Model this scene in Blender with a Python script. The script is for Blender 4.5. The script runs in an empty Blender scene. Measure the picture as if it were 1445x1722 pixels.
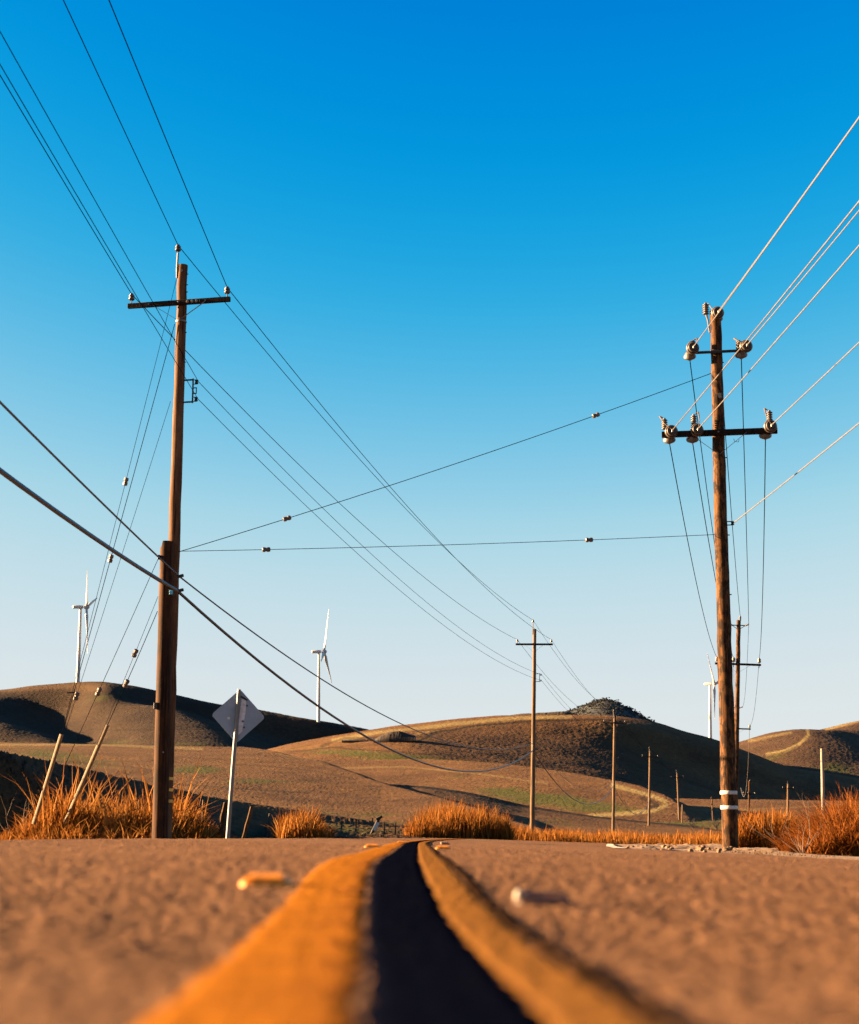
import bpy, math, random
import numpy as np
from mathutils import Vector, Matrix

random.seed(7)
RNG = np.random.default_rng(11)
scn = bpy.context.scene
COL = scn.collection
RAD = math.radians

# ------------------------------------------------------------------ camera
F_PX = 2650.0                       # focal length in photo pixels (photo is 1445 x 1722)
PITCH = math.atan(551.0 / F_PX)     # horizon lies at photo row 1412
CP, SP = math.cos(PITCH), math.sin(PITCH)

def at(px, py, D):
    """point D metres ahead of the camera seen at photo pixel (px, py)"""
    xr = (px - 722.5) / F_PX
    yu = (861.0 - py) / F_PX
    dy = CP - yu * SP
    dz = yu * CP + SP
    return Vector((xr / dy * D, D, dz / dy * D))

def at_np(px, py, D):
    yu = (861.0 - py) / F_PX
    dy = CP - yu * SP
    dz = yu * CP + SP
    return np.stack([(px - 722.5) / F_PX / dy * D, D + 0 * px, dz / dy * D], -1)

cam_d = bpy.data.cameras.new('camera')
cam = bpy.data.objects.new('camera', cam_d)
COL.objects.link(cam)
cam.rotation_euler = (math.pi / 2 + PITCH, 0, 0)
cam_d.sensor_width = 36.0
cam_d.lens = F_PX / 1722.0 * 36.0
cam_d.clip_start = 0.05
cam_d.clip_end = 20000
cam_d.dof.use_dof = True
cam_d.dof.focus_distance = 55.0
cam_d.dof.aperture_fstop = 2.6
scn.camera = cam

# ------------------------------------------------------------------ light
SUN_EL, SUN_AZ = 13.0, -79.0        # azimuth measured from +Y, negative = left
el, az = RAD(SUN_EL), RAD(SUN_AZ)
sun_dir = Vector((math.sin(az) * math.cos(el), math.cos(az) * math.cos(el), math.sin(el)))
sd = bpy.data.lights.new('sun', 'SUN')
sd.energy = 5.0
sd.angle = RAD(0.5)
sd.color = (1.0, 0.62, 0.30)
so = bpy.data.objects.new('sun', sd)
COL.objects.link(so)
so.rotation_euler = (-sun_dir).to_track_quat('-Z', 'Y').to_euler()

w = bpy.data.worlds.new("World")
scn.world = w
w.use_nodes = True
nt = w.node_tree
nt.nodes.clear()
sky = nt.nodes.new('ShaderNodeTexSky')
sky.sky_type = 'NISHITA'
sky.sun_disc = False
sky.sun_elevation = el
sky.sun_rotation = az - RAD(12.5)
sky.altitude = 200
sky.air_density = 1.0
sky.dust_density = 0.4
sky.ozone_density = 3.0
EXPOSURE = 3.4
# deep polarised slide-film sky: the Nishita colours through one tone curve per channel
K_IN = 1.624 * .1                    # brings the sky's values into 0..1
mul = nt.nodes.new('ShaderNodeVectorMath'); mul.operation = 'SCALE'; mul.inputs['Scale'].default_value = K_IN
cur = nt.nodes.new('ShaderNodeRGBCurve')
def set_curve(c, pts):
    while len(c.points) < len(pts): c.points.new(.5, .5)
    for p, (x, y) in zip(c.points, pts): p.location = (x, y); p.handle_type = 'AUTO_CLAMPED'
set_curve(cur.mapping.curves[0], [(0, 0), (.106, .0), (.120, .004), (.135, .022), (.150, .065), (.168, .14), (.197, .28), (.231, .435), (.28, .57), (.338, .66), (.45, .74), (1, .85)])
set_curve(cur.mapping.curves[1], [(0, 0), (.160, .14), (.185, .205), (.240, .352), (.31, .51), (.36, .61), (.40, .68), (.526, .76), (1, .85)])
set_curve(cur.mapping.curves[2], [(0, 0), (.31, .55), (.343, .66), (.422, .735), (.49, .77), (.546, .79), (.60, .80), (1, .84)])
cur.mapping.extend = 'HORIZONTAL'
cur.mapping.update()
tco = nt.nodes.new('ShaderNodeTexCoord'); sep = nt.nodes.new('ShaderNodeSeparateXYZ')
zr = nt.nodes.new('ShaderNodeMapRange'); zr.interpolation_type = 'SMOOTHSTEP'
zr.inputs['From Min'].default_value = .5; zr.inputs['From Max'].default_value = .9
zr.inputs['To Min'].default_value = 1.0; zr.inputs['To Max'].default_value = .4
gn_ = nt.nodes.new('ShaderNodeMath'); gn_.operation = 'MULTIPLY'; gn_.inputs[1].default_value = 10.0 / 2**EXPOSURE
mul2 = nt.nodes.new('ShaderNodeVectorMath'); mul2.operation = 'SCALE'
bg = nt.nodes.new('ShaderNodeBackground')
bg.inputs['Strength'].default_value = 0.10
out = nt.nodes.new('ShaderNodeOutputWorld')
L_ = nt.links.new
L_(sky.outputs[0], mul.inputs[0]); L_(mul.outputs[0], cur.inputs['Color']); L_(cur.outputs[0], mul2.inputs[0])
L_(tco.outputs['Generated'], sep.inputs[0]); L_(sep.outputs['Z'], zr.inputs['Value']); L_(zr.outputs[0], gn_.inputs[0]); L_(gn_.outputs[0], mul2.inputs['Scale'])
L_(mul2.outputs[0], bg.inputs['Color']); L_(bg.outputs[0], out.inputs[0])

scn.view_settings.view_transform = 'Standard'
scn.view_settings.look = 'None'
scn.view_settings.exposure = EXPOSURE
scn.view_settings.gamma = 1.0
scn.render.resolution_x, scn.render.resolution_y = 859, 1024
scn.render.engine = 'CYCLES'

# ------------------------------------------------------------------ tagging
def tag(o, label=None, cat=None, group=None, kind=None):
    if label: o['label'] = label
    if cat: o['category'] = cat
    if group: o['group'] = group
    if kind: o['kind'] = kind
    return o

def empty(name, loc=(0, 0, 0), mw=None):
    o = bpy.data.objects.new(name, None)
    o.empty_display_size = 0.3
    COL.objects.link(o)
    if mw is not None: o.matrix_world = mw
    else: o.location = loc
    return o

# ------------------------------------------------------------------ mesh builder
class MB:
    def __init__(s): s.v = []; s.f = []
    def add(s, vs, fs):
        o = len(s.v); s.v += [tuple(v) for v in vs]
        s.f += [tuple(i + o for i in f) for f in fs]
    def box(s, c, size, rot=None, bevel=0.0):
        x, y, z = [d / 2 for d in size]
        b = min(bevel, x * .9, y * .9, z * .9)
        vs = []; fs = []
        if b <= 0:
            vs = [(-x,-y,-z),(x,-y,-z),(x,y,-z),(-x,y,-z),(-x,-y,z),(x,-y,z),(x,y,z),(-x,y,z)]
            fs = [(0,3,2,1),(4,5,6,7),(0,1,5,4),(1,2,6,5),(2,3,7,6),(3,0,4,7)]
        else:
            def ring(zz, i):
                a, c2 = x - i, y - i
                return [(-a, -y if i == 0 else -c2, zz)]
            def oct_(a, c2, zz, k):
                return [(-a+k,-c2,zz),(a-k,-c2,zz),(a,-c2+k,zz),(a,c2-k,zz),(a-k,c2,zz),(-a+k,c2,zz),(-a,c2-k,zz),(-a,-c2+k,zz)]
            rings = [oct_(x-b, y-b, -z, b*.4), oct_(x, y, -z+b, b), oct_(x, y, z-b, b), oct_(x-b, y-b, z, b*.4)]
            for r in rings: vs += r
            for k in range(3):
                for i in range(8):
                    j = (i+1) % 8
                    fs.append((k*8+i, k*8+j, k*8+8+j, k*8+8+i))
            fs.append(tuple(reversed(range(8)))); fs.append(tuple(range(24, 32)))
        R = rot if rot is not None else Matrix.Identity(3)
        c = Vector(c)
        s.add([R @ Vector(v) + c for v in vs], fs)
        return s
    def beam(s, a, b, wd, ht, up=(0, 0, 1), bevel=0.0):
        a, b = Vector(a), Vector(b)
        d = b - a; L = d.length; d.normalize()
        u = Vector(up)
        if abs(d.dot(u)) > .98: u = Vector((1, 0, 0))
        sx = d.cross(u).normalized(); uz = sx.cross(d)
        R = Matrix((d, sx, uz)).transposed()
        return s.box((a + b) / 2, (L, wd, ht), R, bevel)
    def tube(s, pts, rad, n=8, cap=True):
        pts = [Vector(p) for p in pts]
        if not hasattr(rad, '__len__'): rad = [rad] * len(pts)
        vs = []; fs = []
        ref = None
        for i, p in enumerate(pts):
            d = (pts[min(i+1, len(pts)-1)] - pts[max(i-1, 0)]).normalized()
            if ref is None:
                ref = Vector((1, 0, 0)) if abs(d.x) < .9 else Vector((0, 0, 1))
            sx = (ref - d * ref.dot(d)).normalized(); ref = sx
            sy = d.cross(sx)
            for k in range(n):
                a = 2 * math.pi * k / n
                vs.append(p + (sx * math.cos(a) + sy * math.sin(a)) * rad[i])
        for i in range(len(pts) - 1):
            for k in range(n):
                j = (k + 1) % n
                fs.append((i*n+k, i*n+j, (i+1)*n+j, (i+1)*n+k))
        if cap:
            fs.append(tuple(reversed(range(n)))); fs.append(tuple(range((len(pts)-1)*n, len(pts)*n)))
        s.add(vs, fs); return s
    def lathe(s, prof, n=14, c=(0, 0, 0), axis=(0, 0, 1)):
        """prof: list of (radius, height along axis)"""
        ax = Vector(axis).normalized()
        ref = Vector((1, 0, 0)) if abs(ax.x) < .9 else Vector((0, 1, 0))
        sx = (ref - ax * ref.dot(ax)).normalized(); sy = ax.cross(sx)
        c = Vector(c); vs = []; fs = []
        for r, h in prof:
            for k in range(n):
                a = 2 * math.pi * k / n
                vs.append(c + ax * h + (sx * math.cos(a) + sy * math.sin(a)) * max(r, 1e-4))
        for i in range(len(prof) - 1):
            for k in range(n):
                j = (k + 1) % n
                fs.append((i*n+k, i*n+j, (i+1)*n+j, (i+1)*n+k))
        fs.append(tuple(reversed(range(n)))); fs.append(tuple(range((len(prof)-1)*n, len(prof)*n)))
        s.add(vs, fs); return s
    def build(s, name, mat, parent=None, smooth=True, attr=None):
        me = bpy.data.meshes.new(name)
        me.from_pydata(s.v, [], s.f)
        me.materials.append(mat)
        if smooth:
            me.polygons.foreach_set('use_smooth', [True] * len(me.polygons))
            try: me.set_sharp_from_angle(angle=RAD(35))
            except Exception: pass
        me.update()
        o = bpy.data.objects.new(name, me)
        COL.objects.link(o)
        if parent: o.parent = parent
        return o

def np_mesh(name, V, Fq, mat, attrs=None, smooth=True, parent=None):
    """fast mesh from numpy: V (n,3), Fq (m,4) quads"""
    me = bpy.data.meshes.new(name)
    n, m = len(V), len(Fq); k = Fq.shape[1]
    me.vertices.add(n); me.vertices.foreach_set('co', np.ascontiguousarray(V, dtype=np.float32).ravel())
    me.loops.add(m * k); me.loops.foreach_set('vertex_index', np.ascontiguousarray(Fq, dtype=np.int32).ravel())
    me.polygons.add(m)
    me.polygons.foreach_set('loop_start', np.arange(0, m * k, k, dtype=np.int32))
    me.polygons.foreach_set('loop_total', np.full(m, k, dtype=np.int32))
    if smooth: me.polygons.foreach_set('use_smooth', np.ones(m, dtype=bool))
    if attrs:
        for an, av in attrs.items():
            a = me.attributes.new(an, 'FLOAT', 'POINT')
            a.data.foreach_set('value', np.ascontiguousarray(av, dtype=np.float32).ravel())
    me.materials.append(mat)
    me.update(calc_edges=True); me.validate()
    o = bpy.data.objects.new(name, me); COL.objects.link(o)
    if parent: o.parent = parent
    return o

def grid_faces(nr, nc):
    i = np.arange(nr - 1)[:, None] * nc + np.arange(nc - 1)[None, :]
    i = i.ravel()
    return np.stack([i, i + 1, i + nc + 1, i + nc], 1)

# ------------------------------------------------------------------ noise
def vnoise(x, y, seed=0):
    xi = np.floor(x).astype(np.int64); yi = np.floor(y).astype(np.int64)
    fx = x - xi; fy = y - yi
    fx = fx * fx * (3 - 2 * fx); fy = fy * fy * (3 - 2 * fy)
    def h(a, b):
        n = (a * 374761393 + b * 668265263 + seed * 974711) & 0x7fffffff
        n = ((n ^ (n >> 13)) * 1274126177) & 0x7fffffff
        n = (n ^ (n >> 16)) & 0xffff
        return n / 65535.0
    a = h(xi, yi); b = h(xi + 1, yi); c = h(xi, yi + 1); d = h(xi + 1, yi + 1)
    return (a * (1 - fx) + b * fx) * (1 - fy) + (c * (1 - fx) + d * fx) * fy - 0.5

def fbm(x, y, oct_=4, seed=0):
    s = 0; a = 1.0
    for i in range(oct_):
        s = s + a * vnoise(x * 2**i + 17 * i, y * 2**i - 31 * i, seed + i); a *= .5
    return s

# ------------------------------------------------------------------ materials
def new_mat(name):
    m = bpy.data.materials.new(name); m.use_nodes = True
    t = m.node_tree; b = t.nodes['Principled BSDF']
    return m, t, b

def N(t, typ, **kw):
    n = t.nodes.new(typ)
    for k, v in kw.items():
        if k in n.inputs.keys(): n.inputs[k].default_value = v
        else: setattr(n, k, v)
    return n

def ramp(t, stops, src):
    r = t.nodes.new('ShaderNodeValToRGB')
    cr = r.color_ramp
    while len(cr.elements) < len(stops): cr.elements.new(.5)
    for e, (p, c) in zip(cr.elements, stops):
        e.position = p; e.color = (*c, 1) if len(c) == 3 else c
    t.links.new(src, r.inputs[0]); return r

def noise(t, scale, detail=4, rough=.6, stretch=None, coord='Object'):
    tc = t.nodes.new('ShaderNodeTexCoord')
    src = tc.outputs[coord]
    if stretch:
        mp = t.nodes.new('ShaderNodeMapping'); mp.inputs['Scale'].default_value = stretch
        t.links.new(src, mp.inputs[0]); src = mp.outputs[0]
    n = t.nodes.new('ShaderNodeTexNoise')
    n.inputs['Scale'].default_value = scale; n.inputs['Detail'].default_value = detail
    n.inputs['Roughness'].default_value = rough
    t.links.new(src, n.inputs['Vector'])
    return n.outputs['Fac']

def mixc(t, fac, a, b, mode='MIX'):
    m = t.nodes.new('ShaderNodeMix'); m.data_type = 'RGBA'; m.blend_type = mode
    if isinstance(fac, (int, float)): m.inputs[0].default_value = fac
    else: t.links.new(fac, m.inputs[0])
    for s, v in ((6, a), (7, b)):
        if isinstance(v, tuple): m.inputs[s].default_value = (*v, 1)
        else: t.links.new(v, m.inputs[s])
    return m.outputs[2]

def bump(t, b, h, strength=.5, dist=.02):
    n = t.nodes.new('ShaderNodeBump'); n.inputs['Strength'].default_value = strength
    n.inputs['Distance'].default_value = dist
    t.links.new(h, n.inputs['Height']); t.links.new(n.outputs[0], b.inputs['Normal'])
    return n

def simple_mat(name, col, rough=.6, metal=0.0, var=.15, scale=8):
    m, t, b = new_mat(name)
    nz = noise(t, scale, 4)
    dark = tuple(c * (1 - var * 1.6) for c in col); lite = tuple(min(1, c * (1 + var)) for c in col)
    r = ramp(t, [(.3, dark), (.7, lite)], nz)
    t.links.new(r.outputs[0], b.inputs['Base Color'])
    b.inputs['Roughness'].default_value = rough; b.inputs['Metallic'].default_value = metal
    return m

def wood_mat(name, lite, mid, dark, blotch=0.5, scale=1.0):
    m, t, b = new_mat(name)
    gr = noise(t, 9 * scale, 6, .65, (1, 1, .06))
    c1 = ramp(t, [(.3, dark), (.5, mid), (.72, lite)], gr)
    bl = noise(t, 5 * scale, 5, .7, (1, 1, .45))
    mask = ramp(t, [(.45, (0, 0, 0)), (.56, (blotch,) * 3)], bl)
    c2 = mixc(t, mask.outputs[0], c1.outputs[0], dark)
    lg = noise(t, .35, 3, .5)
    lr = ramp(t, [(.35, (.82, .8, .78)), (.65, (1.1, 1.05, 1.0))], lg)
    c3 = mixc(t, 1.0, c2, lr.outputs[0], 'MULTIPLY')
    ck = noise(t, 20 * scale, 3, .55, (1, 1, .03))
    ckr = ramp(t, [(.36, (.22, .2, .2)), (.44, (1, 1, 1))], ck)
    c3 = mixc(t, 1.0, c3, ckr.outputs[0], 'MULTIPLY')
    t.links.new(c3, b.inputs['Base Color'])
    b.inputs['Roughness'].default_value = .85
    cr = noise(t, 14 * scale, 5, .7, (1, 1, .05))
    bump(t, b, cr, .5, .012); b.inputs['Specular IOR Level'].default_value = .15
    return m

M = {}
M['pole'] = wood_mat('weathered_pole_wood', (.44, .27, .16), (.34, .17, .08), (.12, .05, .022), .35)
M['pole_dark'] = wood_mat('creosote_pole_wood', (.30, .13, .045), (.2, .075, .025), (.05, .02, .01), .6)
M['pole_blotch'] = wood_mat('flaking_pole_wood', (.44, .23, .09), (.32, .145, .05), (.05, .022, .01), .95, 1.5)
M['pole_pale'] = wood_mat('pale_pole_wood', (.5, .36, .24), (.42, .29, .18), (.25, .15, .09), .2)
M['arm'] = wood_mat('dark_arm_wood', (.07, .035, .02), (.045, .022, .014), (.02, .012, .01), .3)
M['iron'] = simple_mat('dark_iron', (.045, .045, .05), .55, .4)
M['galv'] = simple_mat('galvanised_steel', (.42, .42, .42), .45, .5)
M['brown_porcelain'] = simple_mat('brown_porcelain', (.14, .075, .06), .25)
M['grey_porcelain'] = simple_mat('grey_porcelain', (.27, .22, .19), .4, 0, .25, 9)
M['dark_rubber'] = simple_mat('dark_ring', (.03, .025, .025), .5)
M['wire_dark'] = simple_mat('shaded_blue_wire', (.018, .04, .075), .5, .2)  # dark blue: the wires' shaded side put into the base colour
for _n in M['wire_dark'].node_tree.nodes:
    if _n.type == 'BSDF_PRINCIPLED': _n.inputs['Specular IOR Level'].default_value = 0.0; _n.inputs['Metallic'].default_value = 0.0
M['wire_light'] = simple_mat('aluminium_wire', (.55, .5, .47), .45, .3)
M['cable'] = simple_mat('black_cable_sheath', (.018, .024, .045), .4)
M['white_paint'] = simple_mat('turbine_white', (.80, .79, .78), .45, 0, .03, .2)
M['band_white'] = simple_mat('white_band', (.78, .76, .74), .5, 0, .08, 20)
M['tag_cyan'] = simple_mat('blue_tag', (.05, .35, .55), .5)
M['tag_yellow'] = simple_mat('yellow_tag', (.60, .33, .03), .5)
M['bone'] = simple_mat('pale_tag', (.6, .48, .34), .6)
M['guard'] = simple_mat('yellow_guy_guard', (.55, .34, .13), .6, 0, .25, 14)
M['marker_yellow'] = simple_mat('marker_yellow', (.75, .27, .02), .5, 0, .2, 40)
M['marker_white'] = simple_mat('marker_white', (.72, .62, .5), .5, 0, .2, 40)
M['marker_brown'] = simple_mat('marker_dirty', (.22, .085, .03), .6, 0, .3, 60)
M['post_wood'] = wood_mat('grey_fence_wood', (.36, .22, .11), (.26, .14, .06), (.1, .05, .02), .4, 2)
M['post_iron'] = simple_mat('rusty_post', (.05, .03, .025), .8)
M['twig'] = simple_mat('dead_twig', (.28, .17, .1), .8)
M['twig_dark'] = simple_mat('dark_twig', (.05, .035, .028), .85)
M['bone_twig'] = simple_mat('bleached_twig', (.36, .22, .14), .8)

def sign_mat():
    m, t, b = new_mat('sign_back_aluminium')
    n1 = noise(t, 3, 5, .6)
    r = ramp(t, [(.3, (.27, .34, .42)), (.7, (.38, .46, .56))], n1)
    n2 = noise(t, 12, 5, .7, (1, 1, .3))
    r2 = ramp(t, [(.55, (0, 0, 0)), (.75, (.5, .5, .5))], n2)
    t.links.new(mixc(t, r2.outputs[0], r.outputs[0], (.33, .3, .28)), b.inputs['Base Color'])
    b.inputs['Roughness'].default_value = .5; b.inputs['Metallic'].default_value = .2
    return m
M['sign'] = sign_mat()

def blade_mat(name, c_lo, c_mid, c_hi):
    """dry reed blades: colour by a per-blade random value"""
    m, t, b = new_mat(name)
    a = t.nodes.new('ShaderNodeAttribute'); a.attribute_name = 'tint'
    r = ramp(t, [(0, c_lo), (.5, c_mid), (1, c_hi)], a.outputs['Fac'])
    t.links.new(r.outputs[0], b.inputs['Base Color'])
    b.inputs['Roughness'].default_value = .8; b.inputs['Specular IOR Level'].default_value = .03
    tr = t.nodes.new('ShaderNodeBsdfTranslucent'); t.links.new(r.outputs[0], tr.inputs['Color'])
    mx = t.nodes.new('ShaderNodeMixShader'); mx.inputs[0].default_value = .3
    t.links.new(b.outputs[0], mx.inputs[1]); t.links.new(tr.outputs[0], mx.inputs[2])
    t.links.new(mx.outputs[0], t.nodes['Material Output'].inputs['Surface'])
    return m
M['reed'] = blade_mat('dry_reed', (.08, .022, .005), (.45, .155, .024), (.84, .41, .11))
M['rust_bush'] = blade_mat('rust_brush', (.15, .04, .009), (.40, .125, .022), (.60, .24, .065))
M['grass_dry'] = blade_mat('dry_grass', (.22, .11, .045), (.33, .17, .07), (.45, .27, .12))

def hill_mat(name, dry1, dry2, green, track, earth, tex=1.0, bstr=1.0):
    """dry grazed grass: fine tufts, green patches, bare tracks and lit rims, dug earth and painted shade"""
    m, t, b = new_mat(name)
    fine = noise(t, .9 * tex, 7, .72)
    c = ramp(t, [(.32, tuple(v * .55 for v in dry2)), (.5, dry2), (.68, dry1)], fine)
    big = noise(t, .045 * tex, 6, .68)
    bigr = ramp(t, [(.33, (.62, .58, .58)), (.5, (.95, .92, .9)), (.67, (1.22, 1.2, 1.05))], big)
    c1 = mixc(t, 1.0, c.outputs[0], bigr.outputs[0], 'MULTIPLY')
    def attr(n):
        a = t.nodes.new('ShaderNodeAttribute'); a.attribute_name = n; return a.outputs['Fac']
    gn = noise(t, .12 * tex, 6, .7)
    gm = t.nodes.new('ShaderNodeMath'); gm.operation = 'MULTIPLY_ADD'
    t.links.new(gn, gm.inputs[0]); gm.inputs[1].default_value = 2.2; gm.inputs[2].default_value = -1.02
    ga = t.nodes.new('ShaderNodeMath'); ga.operation = 'ADD'; ga.use_clamp = True
    t.links.new(attr('green'), ga.inputs[0]); t.links.new(gm.outputs[0], ga.inputs[1])
    gr = ramp(t, [(.36, (0, 0, 0)), (.8, (.9, .9, .9))], ga.outputs[0])
    gcol = mixc(t, fine, tuple(v * .6 for v in green), tuple(v * 1.35 for v in green))
    c2 = mixc(t, gr.outputs[0], c1, gcol)
    c3 = mixc(t, attr('track'), c2, track)  # track mask: bare tracks plus painted sunlit rims
    c4 = mixc(t, attr('earth'), c3, earth)  # earth mask: dug soil plus shade painted on cuts and flanks
    t.links.new(c4, b.inputs['Base Color'])
    b.inputs['Roughness'].default_value = .95
    try: b.inputs['Specular IOR Level'].default_value = .1
    except Exception: pass
    hb = noise(t, 1.1 * tex, 6, .75)
    bump(t, b, hb, bstr, .55 / tex)
    return m
DRY1, DRY2 = (.47, .265, .115), (.33, .175, .075)
GREEN, TRACK, EARTH_SHADE = (.17, .20, .035), (.70, .54, .22), (.045, .028, .02)  # the last, dark tone also paints shade on the hills
M['hill_near'] = hill_mat('near_grass_slope', DRY1, DRY2, GREEN, TRACK, EARTH_SHADE, 1.5, 1.5)
M['hill_mid'] = hill_mat('mid_grass_slope', DRY1, DRY2, GREEN, TRACK, EARTH_SHADE, .8, 1.3)
M['hill_left'] = hill_mat('left_ridge_grass', (.20, .13, .085), (.14, .09, .06), GREEN, (.42, .26, .14), EARTH_SHADE, .45, 1.0)
M['hill_far'] = hill_mat('far_grass_slope', (.27, .165, .10), (.19, .115, .07), GREEN, TRACK, EARTH_SHADE, .45, .8)

def ground_mat():
    m, t, b = new_mat('dry_valley_ground')
    f = noise(t, 3, 8, .7); c = ramp(t, [(.3, (.13, .07, .035)), (.55, (.26, .14, .065)), (.75, (.38, .22, .1))], f)
    t.links.new(c.outputs[0], b.inputs['Base Color']); b.inputs['Roughness'].default_value = .95
    bump(t, b, noise(t, 6, 8, .75), .8, .08)
    return m
M['ground'] = ground_mat()

def asphalt_mat():
    m, t, b = new_mat('worn_chip_seal')
    f = noise(t, 38, 6, .75)
    c = ramp(t, [(.32, (.10, .054, .03)), (.5, (.42, .225, .115)), (.68, (.74, .45, .26))], f)
    big = noise(t, 24, 6, .75)
    br = ramp(t, [(.34, (.6, .58, .57)), (.66, (1.2, 1.16, 1.12))], big)
    st = noise(t, 26, 5, .75, (1, .05, 1))
    sr = ramp(t, [(.34, (.62, .6, .6)), (.66, (1.3, 1.28, 1.25))], st)
    c2 = mixc(t, 1.0, c.outputs[0], br.outputs[0], 'MULTIPLY')
    t.links.new(mixc(t, 1.0, c2, sr.outputs[0], 'MULTIPLY'), b.inputs['Base Color'])
    b.inputs['Roughness'].default_value = .9
    try: b.inputs['Specular IOR Level'].default_value = .05
    except Exception: pass
    bump(t, b, noise(t, 70, 6, .75), .8, .012)
    return m
M['road'] = asphalt_mat()

def paint_mat(name, col, worn, wear=.5, grime=0.0):
    m, t, b = new_mat(name)
    n = noise(t, 30, 6, .7)
    c = ramp(t, [(.3, tuple(v * .72 for v in col)), (.7, col)], n)
    n2 = noise(t, 9, 6, .72)
    a = t.nodes.new('ShaderNodeAttribute'); a.attribute_name = 'across'
    ad = t.nodes.new('ShaderNodeMath'); ad.operation = 'MULTIPLY_ADD'; ad.inputs[1].default_value = grime
    t.links.new(a.outputs['Fac'], ad.inputs[0]); t.links.new(n2, ad.inputs[2])
    k = ramp(t, [(.54, (0, 0, 0)), (.72, (wear,) * 3)], ad.outputs[0])
    t.links.new(mixc(t, k.outputs[0], c.outputs[0], worn), b.inputs['Base Color'])
    b.inputs['Roughness'].default_value = .8; b.inputs['Specular IOR Level'].default_value = 0.0
    bump(t, b, noise(t, 60, 5, .7), .5, .008)
    return m
M['yellow'] = paint_mat('yellow_road_paint', (.82, .31, .04), (.36, .13, .035), .8, .17)
M['yellow_worn'] = paint_mat('worn_yellow_road_paint', (.56, .26, .07), (.31, .16, .075), .9, .03)
M['dark_margin'] = paint_mat('dark_margin_paint', (.07, .038, .022), (.2, .1, .05), .8)
M['black'] = paint_mat('black_road_paint', (.007, .010, .028), (.012, .014, .026), .6)
M['white_line'] = paint_mat('white_road_paint', (.75, .7, .62), (.4, .3, .22), .5)

def dirt_mat():
    m, t, b = new_mat('shoulder_dirt')
    f = noise(t, 5, 8, .75)
    c = ramp(t, [(.3, (.09, .05, .03)), (.5, (.24, .14, .075)), (.72, (.44, .29, .17))], f)
    t.links.new(c.outputs[0], b.inputs['Base Color']); b.inputs['Roughness'].default_value = .95
    bump(t, b, noise(t, 9, 8, .8), .7, .04)
    return m
M['dirt'] = dirt_mat()
M['earth'] = simple_mat('dug_earth', (.06, .032, .02), .95, 0, .4, .4)

def wood_leaf_mat():
    m, t, b = new_mat('hazed_oak_wood')
    f = noise(t, .05, 5, .7)
    c = ramp(t, [(.35, (.03, .06, .085)), (.65, (.045, .078, .10))], f)  # blue tone: distance haze mixed into the tree colour
    t.links.new(c.outputs[0], b.inputs['Base Color']); b.inputs['Roughness'].default_value = .9
    return m
M['hazed_oaks'] = wood_leaf_mat()

# ------------------------------------------------------------------ road
RY  = np.array([-10, 0, 1.2, 2.8, 4.5, 8, 12, 20, 30, 40, 50, 60, 75, 90, 120.])
RXC = np.array([.12, .05, .017, -.043, -.093, -.13, -.16, -.205, -.12, .10, .45, .9, 2.2, 4.4, 10.5])
RZC = np.array([-.14, -.14, -.14, -.135, -.086, -.072, -.063, -.046, -.03, -.016, -.002, .016, .02, -.25, -1.2])
def smooth_interp(y, xs, ys):
    # cubic hermite through the points
    m = np.gradient(ys, xs)
    i = np.clip(np.searchsorted(xs, y) - 1, 0, len(xs) - 2)
    h = xs[i+1] - xs[i]; t = np.clip((y - xs[i]) / h, 0, 1)
    return ((2*t**3-3*t**2+1)*ys[i] + (t**3-2*t**2+t)*h*m[i] + (-2*t**3+3*t**2)*ys[i+1] + (t**3-t**2)*h*m[i+1])
def road_xc(Y): return smooth_interp(np.asarray(Y, float), RY, RXC)
def road_zc(Y): return smooth_interp(np.asarray(Y, float), RY, RZC)
HL, HR = 3.45, 4.35
def road_hr(Y): return np.interp(np.asarray(Y, float), [0, 21, 26.5, 30, 41, 60, 80, 120], [4.35, 4.4, 3.62, 3.85, 4.8, 6.2, 6.0, 5.0])
def road_base(X, Y):
    d = X - road_xc(Y)
    z = road_zc(Y) + np.where(d < 0, -d * .016, -d * .032)
    z = z + .010 * vnoise(X * .9, Y * .45, 3) * np.clip(np.abs(d) / .6, 0, 1)
    return z
def grain(X, Y):
    far = np.clip((Y - 3) / 9, 0, 1)
    near = np.clip(Y / 2.5, .25, 1)
    return near * (.004 * vnoise(X / .008, Y / .014, 21) + .006 * np.maximum(vnoise(X / .015, Y / .028, 22), -.15) + far * .007 * np.maximum(vnoise(X / .026, Y / .075, 23), -.15))
def road_h(X, Y): return road_base(X, Y) + grain(X, Y)

def road_sheet():
    ys = np.concatenate([np.linspace(-9, 16, 60), np.linspace(17, 118, 220)])
    u = np.linspace(0, 1, 90)
    Y = np.repeat(ys[:, None], len(u), 1)
    X = road_xc(Y) - HL + (HL + road_hr(Y)) * u[None, :]
    edge = .09 * vnoise(Y * 1.2, X * 0 + 3, 5)
    X = X + np.where(u[None, :] == 1, edge, 0) + np.where(u[None, :] == 0, edge, 0)
    Z = road_base(X, Y) - np.where(Y < 17, .014, 0.0) + np.where(Y > 16.5, .007 * vnoise(X / .3, Y / .5, 8), 0)
    Z = Z - np.where((u[None, :] == 0) | (u[None, :] == 1), .06, 0)
    o = np_mesh('road', np.stack([X, Y, Z], -1).reshape(-1, 3), grid_faces(len(ys), len(u)), M['road'])
    tag(o, 'worn brown asphalt road running up to the crest', 'road', kind='structure')
road_sheet()

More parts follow.
